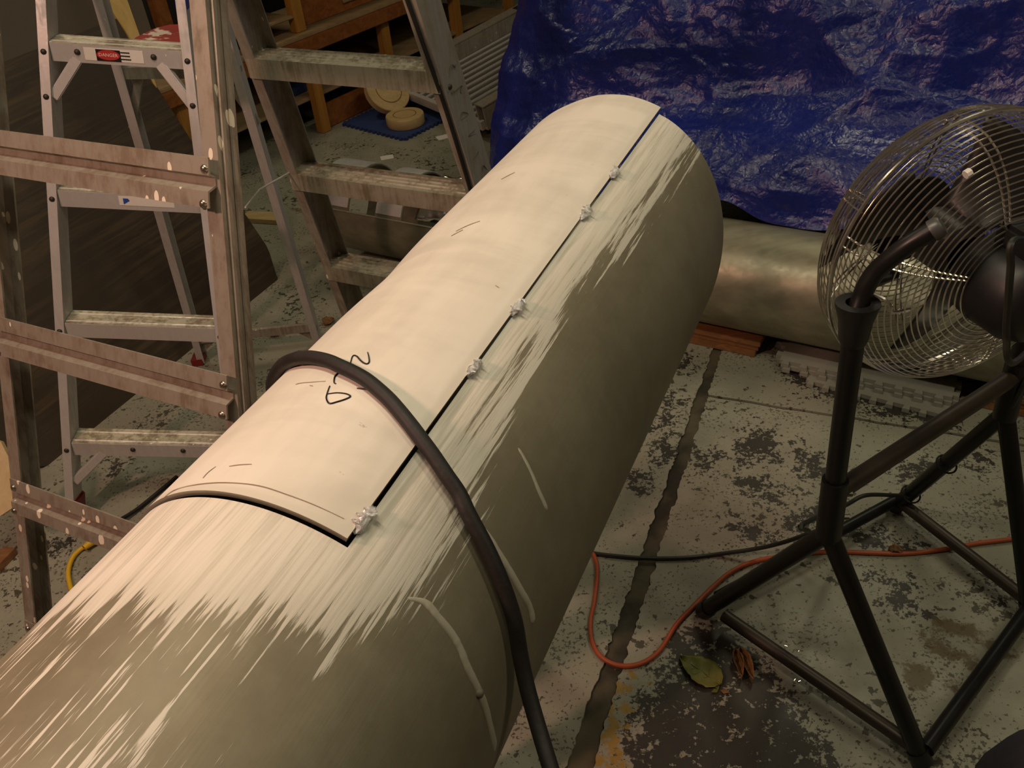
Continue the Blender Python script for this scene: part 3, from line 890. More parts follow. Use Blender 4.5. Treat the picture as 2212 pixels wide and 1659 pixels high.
# blue and white sticker on the second visible step
a, b, o3 = steps[3]
fx = (b - a).normalized()
flatbox(lab(.62, .016), .12, .022, .0006, MAT['paper_white'], 'sticker', o3)
MB().prism([lab(.455, .010) + fn * .0006, lab(.455, .024) + fn * .0006, lab(.50, .015) + fn * .0006, lab(.49, .010) + fn * .0006], fn * .0005).build('blue_arrow', MAT['label_blue'], o3)
# rear legs
rearfeet = (onz(430, 775, .01), onz(697, 745, .01))
rtops = [srot(sT + sw_ * s * sp_['war']) - sq_ * .03 for s in (-1, 1)]
for s, A, B in zip((-1, 1), rtops, rearfeet):
    MB().extrude(A, B, sq_, chan(.044, .022, .0025), yd=wv * -s).build('rear_leg', MAT['alu_clean'], small)
    MB().box(V((B.x, B.y, .012)), sw_, sq_, ZU, .035, .055, .022).build('red_foot', MAT['red_plastic'], small)
def rleg(s, f): A, B = rtops[s], rearfeet[s]; return A + (B - A) * f
for f in (.345, .94):
    A, B = rleg(0, f), rleg(1, f)
    MB().extrude(A, B, uvv_, [(-.014, 0), (.014, 0), (.014, .012), (-.014, .012)]).build('rear_brace', MAT['alu'], small)
    d = (B - A)
    for s, q in ((0, .18), (1, .82)):
        MB().extrude(A + d * q, rleg(s, f + .10 if f < .9 else .985), sq_, [(-.006, -.009), (.006, -.009), (.006, .009), (-.006, .009)]).build('brace', MAT['alu'], small)
# red pail shelf behind the top visible step
def pail():
    t = NT('red_shelf'); c = t.coord()
    v = t.rng(t.noise(c, 16, 5, .6), .54, .60)
    return t.out(t.mix(v, (.30, .022, .018), (.72, .64, .52)), .4)
MAT['pail'] = pail()
d4 = proj(steps[4][0])[2] + .06
poly = [atd(x, y, d4 + dd) for x, y, dd in ((277, 92, .0), (292, 78, .03), (330, 62, .09), (365, 52, .12), (405, 51, .14), (436, 60, .12), (436, 92, .02), (400, 92, 0))]
MB().prism(poly, -ZU * .012).build('pail_shelf', MAT['pail'], small, bevel=.003)

# ================================================================ BACK TUBE
D2 = V((.8438, -.5367, 0)).normalized(); N2 = V((.5367, .8438, 0)).normalized()   # N2 points away from the camera
BR = .156; BZ = .057
BA = V((1.187, 1.866, 0)); BA.z = BZ + BR
tl = line_at_x(BA - N2 * .05, D2, 722); tr_ = 1.9
def bp(t, th, r): return BA + D2 * t + (-N2 * math.sin(th) + ZU * math.cos(th)) * r     # th + = toward the camera
back = thing('aluminium_tube', 'long dull aluminium tube lying on planks behind the fan, windows cut in its left part', 'tube', BA + D2 * .0 - ZU * BR)
def bcol(px, th):
    P = BA + (-N2 * math.sin(th) + ZU * math.cos(th)) * BR
    return line_at_x(P, D2, px)
holes = [(bcol(790, R_(5)), bcol(848, R_(5)), R_(-62), R_(66)), (bcol(905, R_(5)), bcol(1008, R_(5)), R_(-62), R_(66)), (bcol(1075, R_(5)), bcol(1150, R_(5)), R_(-62), R_(66))]
ts = sorted(set([round(t, 4) for t in frange(tl, .2, .02) + frange(.25, tr_, .08)] + [round(v, 4) for h in holes for v in h[:2]]))
tth = [R_(-180) + R_(4) * i for i in range(91)]
vs = []; fs = []
nt = len(tth)
for rr in (BR, BR - .004):
    for t in ts:
        for th in tth: vs.append(bp(t, th, rr))
def kp(i, j):
    tm = (ts[i] + ts[i + 1]) / 2; hm = (tth[j] + tth[j + 1]) / 2
    return not any(h[0] < tm < h[1] and h[2] < hm < h[3] for h in holes)
KK = [[kp(i, j) for j in range(nt - 1)] for i in range(len(ts) - 1)]
o_ = len(ts) * nt
def gg(i, j): 
    j %= (nt - 1); return 0 <= i < len(ts) - 1 and KK[i][j]
for i in range(len(ts) - 1):
    for j in range(nt - 1):
        if not KK[i][j]: continue
        a, b, c, d = i * nt + j, (i + 1) * nt + j, (i + 1) * nt + j + 1, i * nt + j + 1
        fs += [(a, d, c, b), (a + o_, b + o_, c + o_, d + o_)]
        if not gg(i - 1, j): fs.append((a, a + o_, d + o_, d))
        if not gg(i + 1, j): fs.append((b, c, c + o_, b + o_))
        if not gg(i, j - 1): fs.append((a, b, b + o_, a + o_))
        if not gg(i, j + 1): fs.append((d, d + o_, c + o_, c))
def back_mat():
    t = NT('dull_aluminium'); c = t.coord()
    st = t.noise(t.coord(rot=(0, 0, math.atan2(-D2.y, D2.x)), scale=(.8, 16, 16)), 1.5, 5, .55)
    n = t.noise(c, 25, 5, .6)
    return t.out(t.mix(t.rng(st, .3, .7), (.34, .32, .23), (.24, .225, .155)), t.rng(n, .3, .7, .36, .5), .5, .4)
MAT['back_tube'] = back_mat()
MB().add(vs, fs).build('tube_wall', MAT['back_tube'], back, True)
# cut strip edge along the front of the windows + bright flaps bent into them
def flap(t0, t1, th0, th1, lift, seed, name='bent_flap'):
    n, m = 10, 10; vs = []; fs = []
    for i in range(n + 1):
        for j in range(m + 1):
            f, g = i / n, j / m
            r = BR - .004 + lift * (f - .2) * math.sin(g * math.pi) + .014 * mnoise.noise(V((f * 3 + seed, g * 3, 0)))
            vs.append(bp(t0 + (t1 - t0) * f, th0 + (th1 - th0) * g, r))
    for i in range(n):
        for j in range(m):
            a = i * (m + 1) + j; fs.append((a, a + 1, a + m + 2, a + m + 1))
    o = MB().add(vs, fs).build(name, MAT['foil'], back, True)
    sol = o.modifiers.new('s', 'SOLIDIFY'); sol.thickness = .0015
    o['label'] = 'shiny bent metal flap'
h = holes[1]; mid = (h[0] + h[1]) / 2
flap(mid - .03, h[1] + .02, R_(-55), R_(-8), .02, 3); flap(mid - .045, h[1] + .01, R_(-2), R_(63), .03, 9)
h = holes[0]
h2 = holes[2]
flap(h2[0], h2[1], R_(-50), R_(54), -.01, 5)
for th in (R_(69),):
    pts = [bp(tl + (holes[2][1] - tl) * i / 20, th, BR + .0015) for i in range(21)]
    MB().tube(pts, .003, 6).build('cut_edge', MAT['cut_edge'], back, True)
# cover strip (raised) between windows
def strip(t0, t1, th0, th1):
    n = 12; vs = []
    for r in (BR + .004, BR + .001):
        for t in (t0, t1):
            for j in range(n + 1): vs.append(bp(t, th0 + (th1 - th0) * j / n, r))
    fs = []
    k = n + 1
    for j in range(n):
        fs += [(j, j + 1, k + j + 1, k + j), (2 * k + j, 3 * k + j, 3 * k + j + 1, 2 * k + j + 1), (j, 2 * k + j, 2 * k + j + 1, j + 1), (k + j, k + j + 1, 3 * k + j + 1, 3 * k + j)]
    fs += [(0, k, 3 * k, 2 * k), (n, 2 * k + n, 3 * k + n, k + n)]
    MB().add(vs, fs).build('cover_band', MAT['alu_clean'], back, True)
strip(tl + .005, holes[0][0] - .003, R_(-60), R_(64)); strip(holes[0][1] + .003, holes[1][0] - .003, R_(-60), R_(64))

# planks under the tube
base0 = V((BA.x, BA.y, 0))
tL = line_at_x(base0 - N2 * .08, D2, 1638); tRt = line_at_x(base0 - N2 * .08, D2, 2118)
nF = (onz(1590, 762) - base0).dot(N2)
for (t0, t1, side) in ((tL - .62, tL, 'left end'), (tRt, tRt + .6, 'right end')):
    z = .0005
    for k, (dn, hh) in enumerate(((-.004, .0185), (.004, .0185), (-.002, .0185))):
        e = .006 * (k - 1)
        c = base0 + D2 * (t0 + t1) / 2 + N2 * (nF + dn + .09) + V((0, 0, z + hh / 2)) + D2 * e
        o = MB().box(c, D2, N2, ZU, t1 - t0 - .004, .18, hh).build('plank', MAT['plank'], None, bevel=.0015, loc=c)
        tag(o, ['bottom', 'middle', 'top'][k] + ' plank of the stack below the ' + side + ' of the aluminium tube', 'plank', 'planks under the aluminium tube')
        z += hh + .0003

# interlocking foam tiles
def tooth_outline(L, Wd, n1, n2, d):
    """rectangle L x Wd with trapezoid teeth"""
    P = []
    def side(p0, ax, nr, ln, n):
        p = ln / n
        for k in range(n):
            s = p0 + ax * (k * p)
            P.append(s + ax * p * .02); P.append(s + ax * p * .22); P.append(s + ax * p * .16 + nr * d); P.append(s + ax * p * .60 + nr * d); P.append(s + ax * p * .54)
        
    x = V((1, 0, 0)); y = V((0, 1, 0))
    side(V((-L / 2, -Wd / 2, 0)), x, -y, L, n1); side(V((L / 2, -Wd / 2, 0)), y, x, Wd, n2)
    side(V((L / 2, Wd / 2, 0)), -x, y, L, n1); side(V((-L / 2, Wd / 2, 0)), -y, -x, Wd, n2)
    return P
def foam_tile(c, ax, L, Wd, n1, n2, d, h, mat, label, group=None, tilt=0.0):
    ax = V(ax).normalized(); ay = V((-ax.y, ax.x, 0))
    pts = [V(c) + ax * p.x + ay * p.y + ZU * (tilt * p.x) for p in tooth_outline(L, Wd, n1, n2, d)]
    me_b = bmesh.new()
    vsb = [me_b.verts.new(p - V(c)) for p in pts]
    f = me_b.faces.new(vsb)
    r = bmesh.ops.extrude_face_region(me_b, geom=[f])
    bmesh.ops.translate(me_b, verts=[v for v in r['geom'] if isinstance(v, bmesh.types.BMVert)], vec=(0, 0, h))
    bmesh.ops.recalc_face_normals(me_b, faces=me_b.faces)
    me = bpy.data.meshes.new('foam_tile'); me_b.to_mesh(me); me_b.free()
    me.materials.append(mat)
    o = bpy.data.objects.new('foam_tile', me); o.location = c; COL.objects.link(o)
    return tag(o, label, 'foam tile', group)
hs = .0125
labs = ['bottom grey interlocking foam tile of the stack behind the fan', 'middle grey interlocking foam tile of the stack, between two others', 'top grey interlocking foam tile of the stack under the aluminium tube']
tm = (tL + tRt) / 2
for k, (dt, dn, Lk, rz) in enumerate(((.050, -.075, .38, -.045), (.004, -.040, .45, 0.0), (.0, -.034, .455, 0.0))):
    ax_ = (D2 * math.cos(rz) - N2 * math.sin(rz) * -1).normalized()
    c = base0 + D2 * (tm + dt) + N2 * (nF + .045 + dn)
    c.z = .0006 + k * (hs + .0003)
    foam_tile(c, ax_, Lk, .10, 9, 2, .015, hs, MAT['foam_grey'], labs[k], 'grey foam tiles')

# ================================================================ TARP
def tarp_mat():
    t = NT('blue_tarpaulin'); c = t.coord()
    n = t.noise(c, 3, 4); f = t.noise(c, 55, 4, .55, .6)
    v = t.voro(c, 32, 'DISTANCE_TO_EDGE'); v2 = t.voro(t.coord(loc=(3, 1, 2)), 70, 'DISTANCE_TO_EDGE')
    hgt = t.math('ADD', t.math('ADD', t.math('MULTIPLY', v, 1.2), t.math('MULTIPLY', v2, .5)), t.math('MULTIPLY', f, .5))
    t.bump(hgt, .30, .008)
    return t.out(t.mix(n, (.008, .015, .155), (.013, .027, .25)), t.rng(f, .3, .7, .26, .40), 0, .55)
MAT['tarp'] = tarp_mat()
tarp_o = V((BA.x, BA.y, 0))
TPL = line_at_x(tarp_o + N2 * .25 + ZU * .4, D2, 1048)
THEM = line_at_x(tarp_o + N2 * .1 + ZU * .35, D2, 1572)
prof = [(.055, .372), (.075, .40), (.10, .455), (.16, .53), (.25, .60), (.30, .70), (.33, .82), (.38, .92), (.52, 1.01), (.78, 1.07), (1.15, 1.11), (1.6, 1.13), (2.1, 1.13), (2.6, 1.10)]
def prof_at(s):
    x = s * (len(prof) - 1); i = min(int(x), len(prof) - 2); f = x - i
    p0 = prof[max(i - 1, 0)]; p1 = prof[i]; p2 = prof[i + 1]; p3 = prof[min(i + 2, len(prof) - 1)]
    r = []
    for k in (0, 1):
        r.append(.5 * (2 * p1[k] + (p2[k] - p0[k]) * f + (2 * p0[k] - 5 * p1[k] + 4 * p2[k] - p3[k]) * f * f + (3 * p1[k] - p0[k] - 3 * p2[k] + p3[k]) * f ** 3))
    return r
def ridged(p, o=3):
    s = 0; a = 1
    for k in range(o):
        s += a * (1 - abs(mnoise.noise(p)) * 2); p = p * 2.1 + V((5.2, 1.3, 2.7)); a *= .5
    return s
NTt, NS = 300, 240
tvs = []
Lt = 2.05 - TPL
for i in range(NTt + 1):
    f = i / NTt
    t = TPL + Lt * f
    # wrap round the left end
    wrap = max(0.0, 1 - (t - TPL) / .35)
    for j in range(NS + 1):
        s = (j / NS) ** 1.0
        o, z = prof_at(s)
        hem = .05 * mnoise.noise(V((t * 2.3, 0, 5))) + .03 * mnoise.noise(V((t * 6, 1, 5)))
        hem += .07 * math.exp(-((t - THEM) / .11) ** 2)
        if s < .3: z += hem * (1 - s / .3)
        zz = z
        top = 1.0 + .05 * mnoise.noise(V((t * 1.1, 2, 2)))
        zz = z * top
        low = max(0, 1 - (t - TPL) / .9)
        zz *= 1 - .10 * low
        # left end: curls back and down to the floor
        o2 = o + wrap ** 2 * (.12 + .9 * max(0, s - .35))
        if s < .35: zz -= wrap * .16 * (1 - s / .35)
        P = tarp_o + D2 * t + N2 * o2 + ZU * zz
        q = V((t, o2, zz))
        nrm = (-N2 * .8 + ZU * .6) if s < .6 else (ZU * .9 - N2 * .3)
        def cr(p):
            d = mnoise.voronoi(p)[0]; return d[1] - d[0]
        patch = .35 + .65 * min(1, max(0, .5 + 1.6 * mnoise.noise(V((t * 1.7, zz * 2.6, 4.0)))))
        w1 = .050 * (ridged(V((t * 1.1 + zz * .5, zz * 1.5 - t * .4, o2)), 2) - 1.0)
        wq = q + V((mnoise.noise(q * 5), mnoise.noise(q * 5 + V((7, 0, 0))), 0)) * .06
        w2 = -.040 * (cr(V((wq.x * 3.4, wq.y * 3.4, wq.z * 4.2))) - .25)
        w3 = -.018 * (cr(wq * 10) - .25) * patch
        w4 = -.0085 * (cr(wq * 25 + V((3, 3, 3))) - .25) * patch
        edge_k = min(1, s * 7 + .05)
        P = P + nrm * ((w1 + w2) * edge_k + (w3 + w4) * min(1, s * 12 + .2))
        tvs.append(P)
tfs = []
for i in range(NTt):
    for j in range(NS):
        a = i * (NS + 1) + j
        tfs.append((a, a + 1, a + NS + 2, a + NS + 1))
tloc = tarp_o + D2 * .3 + N2 * .5
tarp = MB().add(tvs, tfs).build('blue_tarp', MAT['tarp'], None, True, loc=tloc)
for p in tarp.data.polygons: p.use_smooth = True
tag(tarp, 'crinkled glossy blue tarpaulin draped over a tall pile', 'tarp')
# the covered pile itself: crates under the tarp
pile = thing('covered_crate', 'dark crate hidden below the blue tarp', 'crate', tarp_o + D2 * .9 + N2 * 1.3)
c = tarp_o + D2 * .78 + N2 * 1.45 + ZU * .47
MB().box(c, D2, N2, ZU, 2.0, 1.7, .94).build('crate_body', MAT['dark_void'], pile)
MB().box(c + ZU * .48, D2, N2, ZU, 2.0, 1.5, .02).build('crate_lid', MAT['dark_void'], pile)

# ================================================================ FAN
F1 = onz(1522, 1318, .018); F2 = onz(1990, 1640, .018); G1 = onz(1935, 1092, .018)
LA = onz(1790, 1150, .42); RA = onz(2172, 892, .42)
G2 = RA * 2 - G1; G2.z = .018
fan = thing('pedestal_fan', 'black pedestal drum fan with chrome wire cage on a tubular stand', 'fan', V(((LA.x + RA.x) / 2, (LA.y + RA.y) / 2, 0)))
TRd = .0165
def leg(a, b, name='leg', r=TRd, mat='black_steel', ext=0.0):
    d = (b - a).normalized()
    return MB().tube([a, b + d * ext], r, 14).build(name, MAT[mat], fan, True)
for ap, f in ((LA, F1), (LA, F2), (RA, G1), (RA, G2)):
    o = leg(ap + (f - ap) * .02, f)
    MB().tube([f + (f - ap).normalized() * -.02, f + (f - ap).normalized() * .006], TRd + .0025, 14).build('end_cap', MAT['black_plastic'], o, True)
leg(F1 + (F2 - F1) * .10 + ZU * .025, F2 + (F1 - F2) * .04 + ZU * .02, 'floor_stretcher', .0135, 'brown_steel')
leg(G1 + (G2 - G1) * .02 + ZU * .02, G2 + (G1 - G2) * .04 + ZU * .02, 'floor_stretcher', .0135, 'brown_steel')
leg(F1 + (G1 - F1) * .06 + ZU * .02, G1 + ZU * .02, 'floor_stretcher', .0135, 'black_steel')
leg(F2 + (G2 - F2) * .02 + ZU * .02, G2 + ZU * .02, 'floor_stretcher', .0145, 'black_steel')
# posts
LT = onz(1851, 672, .845)
RTp = RA + (LT - LA)
leg(LA + (LA - LT).normalized() * .01, LA + (LT - LA) * .27, 'post_socket', .0215)
leg(RA + (RA - RTp).normalized() * .01, RA + (RTp - RA) * .27, 'post_socket', .0215)
leg(LA, LT, 'post', .0165); leg(RA, RTp, 'post', .0165)
leg(LA + (LT - LA) * .20, RA + (RTp - RA) * .20, 'cross_bar', .0165, 'brown_steel')
for A_, T_ in ((LA, LT), (RA, RTp)):
    ax = (T_ - A_).normalized()
    MB().lathe(T_, ax, [(-.055, .017), (-.045, .021), (-.015, .024), (.010, .031), (.014, .031), (.014, .017), (.0, .015)], 20).build('post_collar', MAT['black_plastic'], fan, True)
    for k in (.08, .2):
        P = A_ + (T_ - A_) * k + IX * .018
        MB().tube([P, P + IX * .012], .005, 8).build('socket_bolt', MAT['rivet'], fan, True)
# head
arm_d = proj(LT)[2]
HC = onplane(2078, 528, (LT + RTp) / 2, (LT - RTp).cross(ZU).normalized())
HC = atd(2064, 538, 1.36)
acr = (RA - LA).normalized()
axr = acr.cross(ZU).normalized()          # toward the camera (rear of the fan)
if axr.dot(FWD) > 0: axr = -axr
axr = (IX * .30 + IY * .57 - FWD * .76).normalized()
sidev = axr.cross(ZU).normalized()
upv = sidev.cross(axr).normalized()
if upv.z < 0: upv = -upv
CRd = .220
prof_r = [(0.0, 1.0), (.022, .995), (.045, .965), (.066, .90), (.082, .80), (.093, .68), (.100, .55), (.105, .42), (.108, .30)]
def cage_pts(sgn, n):
    seg = [(V((a * sgn, r * CRd, 0))) for a, r in prof_r]
    L = [0]
    for i in range(1, len(seg)): L.append(L[-1] + (seg[i] - seg[i - 1]).length)
    out = []
    for k in range(n + 1):
        s = L[-1] * k / n
        i = max(j for j in range(len(L)) if L[j] <= s + 1e-9); i = min(i, len(seg) - 2)
        f = (s - L[i]) / (L[i + 1] - L[i]); out.append(seg[i].lerp(seg[i + 1], f))
    return out
for sgn, nm in ((1, 'rear_grille'), (-1, 'front_grille')):
    mb = MB(); pts = cage_pts(sgn, 23)
    for p in pts[1:]:
        mb.ring(HC + axr * p.x, axr, p.y, .0012, 72, 4)
    g = mb.build(nm, MAT['chrome'], fan, True)
    ribs = MB()
    for k in range(6):
        a = k * math.pi / 3 + (.3 if sgn > 0 else .55)
        for da in (-.035, .035):
            e = sidev * math.cos(a + da) + upv * math.sin(a + da)
            ribs.tube([HC + axr * (p.x - .0025 * sgn) + e * (p.y - .001) for p in pts], .0016, 5)
    tag(ribs.build('grille_ribs', MAT['chrome'], g, True), None, None, None, 'stuff')
    g['kind'] = 'stuff'
MB().ring(HC, axr, CRd + .001, .0032, 80, 6).build('cage_rim', MAT['chrome'], fan, True)
MB().lathe(HC - axr * .110, axr, [(0, .001), (0, .076), (.006, .076), (.006, .001)], 28).build('front_badge', MAT['black_plastic'], fan, True)
# blades
for k in range(3):
    a0 = k * 2 * math.pi / 3 + .4
    vs = []; fs = []
    n, m = 8, 8
    for i in range(n + 1):
        r = .04 + (.190 - .04) * i / n
        for j in range(m + 1):
            g = (j / m - .5)
            aa = a0 + g * 1.1 * (.6 + .4 * i / n)
            e = sidev * math.cos(aa) + upv * math.sin(aa)
            vs.append(HC + e * r + axr * (-.035 + .075 * g - .02 * g * g))
    for i in range(n):
        for j in range(m):
            q = i * (m + 1) + j; fs.append((q, q + 1, q + m + 2, q + m + 1))
    o = MB().add(vs, fs).build('fan_blade', MAT['blade'], fan, True)
    sol = o.modifiers.new('s', 'SOLIDIFY'); sol.thickness = .002
MB().lathe(HC - axr * .05, axr, [(-.02, .001), (-.02, .03), (-.01, .045), (.06, .045), (.07, .03)], 24).build('blade_hub', MAT['blade'], fan, True)
mot = MB().lathe(HC + axr * .060, axr, [(0, .001), (0, .058), (.01, .068), (.035, .072), (.095, .070), (.118, .060), (.130, .040), (.132, .001)], 36).build('motor_housing', MAT['black_plastic'], fan, True)
MB().box(HC + axr * .120 + upv * .078 + sidev * 0, sidev, axr, upv, .055, .07, .04).build('switch_box', MAT['black_plastic'], fan, bevel=.006)
# pivot arms
def arm(sgn, top, pxs=None):
    pts = []
    if pxs:
        for x, y, dd in pxs: pts.append(atd(x, y, arm_d + dd))
    return pts
pa = arm(0, LT, [(1852, 668, 0), (1862, 640, -.006), (1873, 615, -.016), (1893, 586, -.030), (1925, 557, -.05), (1965, 527, -.07), (2022, 494, -.09)])
MB().tube(smooth_path(pa, 6), .0135, 14).build('pivot_arm', MAT['black_steel'], fan, True)
e0 = (pa[-1] - pa[-2]).normalized()
MB().lathe(pa[-1], e0, [(-.006, .0150), (.004, .0150), (.009, .012), (.011, .006), (.0115, .0002)], 18).build('arm_cap', MAT['grey_cap'], fan, True)
off = RTp - LT
MB().tube([p + off for p in smooth_path(pa, 6)], .0135, 14).build('pivot_arm', MAT['black_steel'], fan, True)
# U bracket joining arm and cage
br = [atd(1888, 635, arm_d - .01), atd(1918, 652, arm_d - .012), atd(1925, 675, arm_d + .01), atd(1965, 668, arm_d + .06)]
MB().tube(smooth_path(br, 5), .0028, 6).build('cage_bracket', MAT['chrome'], fan, True)
MB().tube([pa[2], pa[2] + (HC - pa[2]).normalized() * .07], .009, 10).build('pivot_bolt', MAT['black_steel'], fan, True)
cl = HC + axr * .03 + (sidev if sidev.dot(IX) < 0 else -sidev) * .17 + upv * .19
MB().tube([atd(2085, 378, 1.15), atd(2096, 371, 1.15)], .006, 8).build('cage_clip', MAT['paper_white'], fan, True)
# fan power cord: motor -> right post -> along stretcher -> floor
cordp = [HC + axr * .15 + upv * .085, atd(2190, 520, 1.08), atd(2183, 580, 1.09), atd(2178, 650, 1.12), atd(2174, 720, 1.16), atd(2185, 785, 1.22), RA + (RTp - RA) * .35 + IX * .01 - FWD * .028, RA + (RTp - RA) * .12 - FWD * .03,
         RA + (G1 - RA) * .15 - FWD * .026, RA + (G1 - RA) * .5 - FWD * .024, RA + (G1 - RA) * .85 - FWD * .022, onz(1935, 1070, .09), onz(1870, 1070, .12), onz(1825, 1092, .14), LA + (F1 - LA) * .12 + IY * .0 + V((.0, .045, .0)), onz(1745, 1152, .22), onz(1660, 1180, .06), onz(1560, 1196, .008), onz(1480, 1205, .006), onz(1400, 1206, .006), onz(1330, 1201, .006), onz(1270, 1193, .006), onz(1150, 1170, .006), onz(1000, 1130, .006)]
fc = MB().tube(smooth_path(cordp, 8), .0048, 8).build('power_cord', MAT['dark_cord'], fan, True)
for k in (.5, .85):
    P = RA + (G1 - RA) * k; d = (G1 - RA).normalized()
    MB().ring(P - FWD * .006, d, .0215, .0022, 20, 5).build('cable_tie', MAT['black_plastic'], fan, True)

# ================================================================ CORDS, LEAVES AND LITTER ON THE FLOOR
oc = [(1180, 1110), (1262, 1175), (1285, 1205), (1290, 1240), (1284, 1300), (1276, 1340), (1279, 1385), (1300, 1420), (1340, 1438), (1385, 1433), (1425, 1405), (1462, 1348), (1500, 1308), (1540, 1268), (1580, 1235), (1630, 1213), (1700, 1200), (1790, 1192), (1870, 1194), (1950, 1196), (2030, 1188), (2110, 1174), (2212, 1161), (2330, 1140)]
tag(MB().tube(smooth_path([onz(x, y, .0058) for x, y in oc], 8), .0052, 10).build('extension_cord', MAT['orange_cord'], None, True), 'orange extension cord snaking across the floor under the fan', 'cord')
yc = [(196, 1176), (175, 1186), (157, 1205), (148, 1232), (150, 1258), (160, 1285), (190, 1330), (260, 1370)]
ycord = thing('yellow_extension_cord', 'yellow extension cord plugged into a black plug by the ladder foot', 'cord', onz(175, 1190))
MB().tube(smooth_path([onz(x, y, .0075) for x, y in yc], 8), .0058, 10).build('cord', MAT['yellow_cord'], ycord, True)
ya, yb = onz(186, 1180, .016), onz(209, 1162, .016); yd = (yb - ya).normalized()
MB().lathe(ya, yd, [(-.006, .0065), (.0, .008), (.014, .010), (.024, .0145), (.040, .0155), (.042, .0155), (.042, .001)], 16).build('socket', MAT['yellow_cord'], ycord, True)
bc = thing('black_plug_cord', 'black plug pushed into the yellow cord socket', 'cord', yb)
MB().lathe(ya + yd * .0425, yd, [(0, .001), (0, .014), (.020, .0135), (.034, .011), (.048, .008), (.06, .006)], 16).build('plug', MAT['rubber'], bc, True)
MB().tube(smooth_path([ya + yd * .10, ya + yd * .16 - ZU * .008, ya + yd * .26 - ZU * .009 + E1 * .03], 6), .0052, 8).build('cord', MAT['rubber'], bc, True)
# leaves
def leaf_mat(name, c1, c2):
    t = NT(name); c = t.coord()
    n = t.noise(c, 30, 5, .6); wv_ = t.noise(c, 9, 3)
    return t.out(t.mix(t.rng(t.math('ADD', t.math('MULTIPLY', n, .5), t.math('MULTIPLY', wv_, .5)), .4, .62), c1, c2), .5)
MAT['leaf_green'] = leaf_mat('green_leaf', (.12, .13, .018), (.20, .19, .035))
MAT['leaf_brown'] = leaf_mat('brown_leaf', (.16, .075, .022), (.27, .14, .05))
def leaf(A, B, wd, mat, name, label, curl=.006, rise=.006, stem=True):
    ax = (B - A); L = ax.length; ax.normalize(); sd = ZU.cross(ax)
    r = thing(name, label, 'leaf', (A + B) / 2)
    n, m = 16, 8; vs = []; fs = []
    for i in range(n + 1):
        f = i / n
        hw = wd * (math.sin(math.pi * min(1, f ** .8)) ** .75) * (1 - .25 * f) + .0004
        hw *= 1 + .05 * math.sin(i * 2.6)
        for j in range(m + 1):
            g = j / m * 2 - 1
            z = .0015 + rise * math.sin(math.pi * f) * .6 + curl * abs(g) ** 1.6 + .0015 * math.sin(i * 1.3 + j)
            vs.append(A + ax * L * f + sd * hw * g + ZU * z)
    for i in range(n):
        for j in range(m):
            a = i * (m + 1) + j; fs.append((a, a + 1, a + m + 2, a + m + 1))
    o = MB().add(vs, fs).build('blade', mat, r, True)
    sol = o.modifiers.new('s', 'SOLIDIFY'); sol.thickness = .0006
    MB().tube([A + ax * L * f + ZU * (.0028 + rise * math.sin(math.pi * f) * .6) for f in (0, .25, .5, .75, .97)], [.0011, .0010, .0008, .0006, .0003], 6).build('midrib', mat, r, True)
    for s in (-1, 1):
        vb = MB()
        for k in range(5):
            f = .15 + k * .15
            P = A + ax * L * f + ZU * (.0026 + rise * math.sin(math.pi * f) * .6)
            vb.tube([P, P + ax * L * .1 + sd * s * wd * .6 + ZU * curl * .4], [.0006, .0002], 5)
        tag(vb.build('veins', mat, r, True), None, None, None, 'stuff')
    return r
leaf(onz(1558, 1482), onz(1468, 1422), .034, MAT['leaf_green'], 'green_leaf', 'yellowish green leaf lying on the dark worn floor')
sp2 = thing('leaf_sprig', 'tiny sprig of small leaves beside the green leaf', 'leaf', onz(1560, 1492))
for (x, y, x2, y2, w_, m_) in ((1552, 1490, 1545, 1475, .005, 'leaf_green'), (1552, 1490, 1536, 1496, .005, 'leaf_green'), (1556, 1492, 1577, 1496, .006, 'leaf_brown')):
    A, B = onz(x, y, .002), onz(x2, y2, .004); ax = B - A; sd = ZU.cross(ax).normalized()
    MB().prism([A, A + ax * .4 + sd * w_, B, A + ax * .4 - sd * w_], ZU * .0012).build('leaflet', MAT[m_], sp2)
leaf(onz(1588, 1412), onz(1602, 1472), .011, MAT['leaf_brown'], 'brown_leaf', 'folded dry brown leaf, the narrower left half of a pair', .016, .006)
leaf(onz(1598, 1410), onz(1626, 1478), .012, MAT['leaf_brown'], 'brown_leaf', 'curled dry brown leaf right of the green leaf', .018, .008)
leaf(onz(1918, 1190), onz(1948, 1200), .012, MAT['leaf_brown'], 'brown_leaf', 'crumpled brown leaf caught on the orange cord', .010, .012)
leaf(onz(585, 728), onz(622, 715), .02, MAT['leaf_brown'], 'brown_leaf', 'brown leaf on the floor under the small ladder brace', .01, .01)
leaf(onz(702, 705), onz(722, 692), .025, MAT['leaf_brown'], 'brown_leaf', 'brown leaf between the ladders close to the tube edge', .01, .01)
# dark diamond leaf under the ladder
A, B = onz(232, 1026, .001), onz(290, 992, .001)
ax = B - A; sd = ZU.cross(ax).normalized()
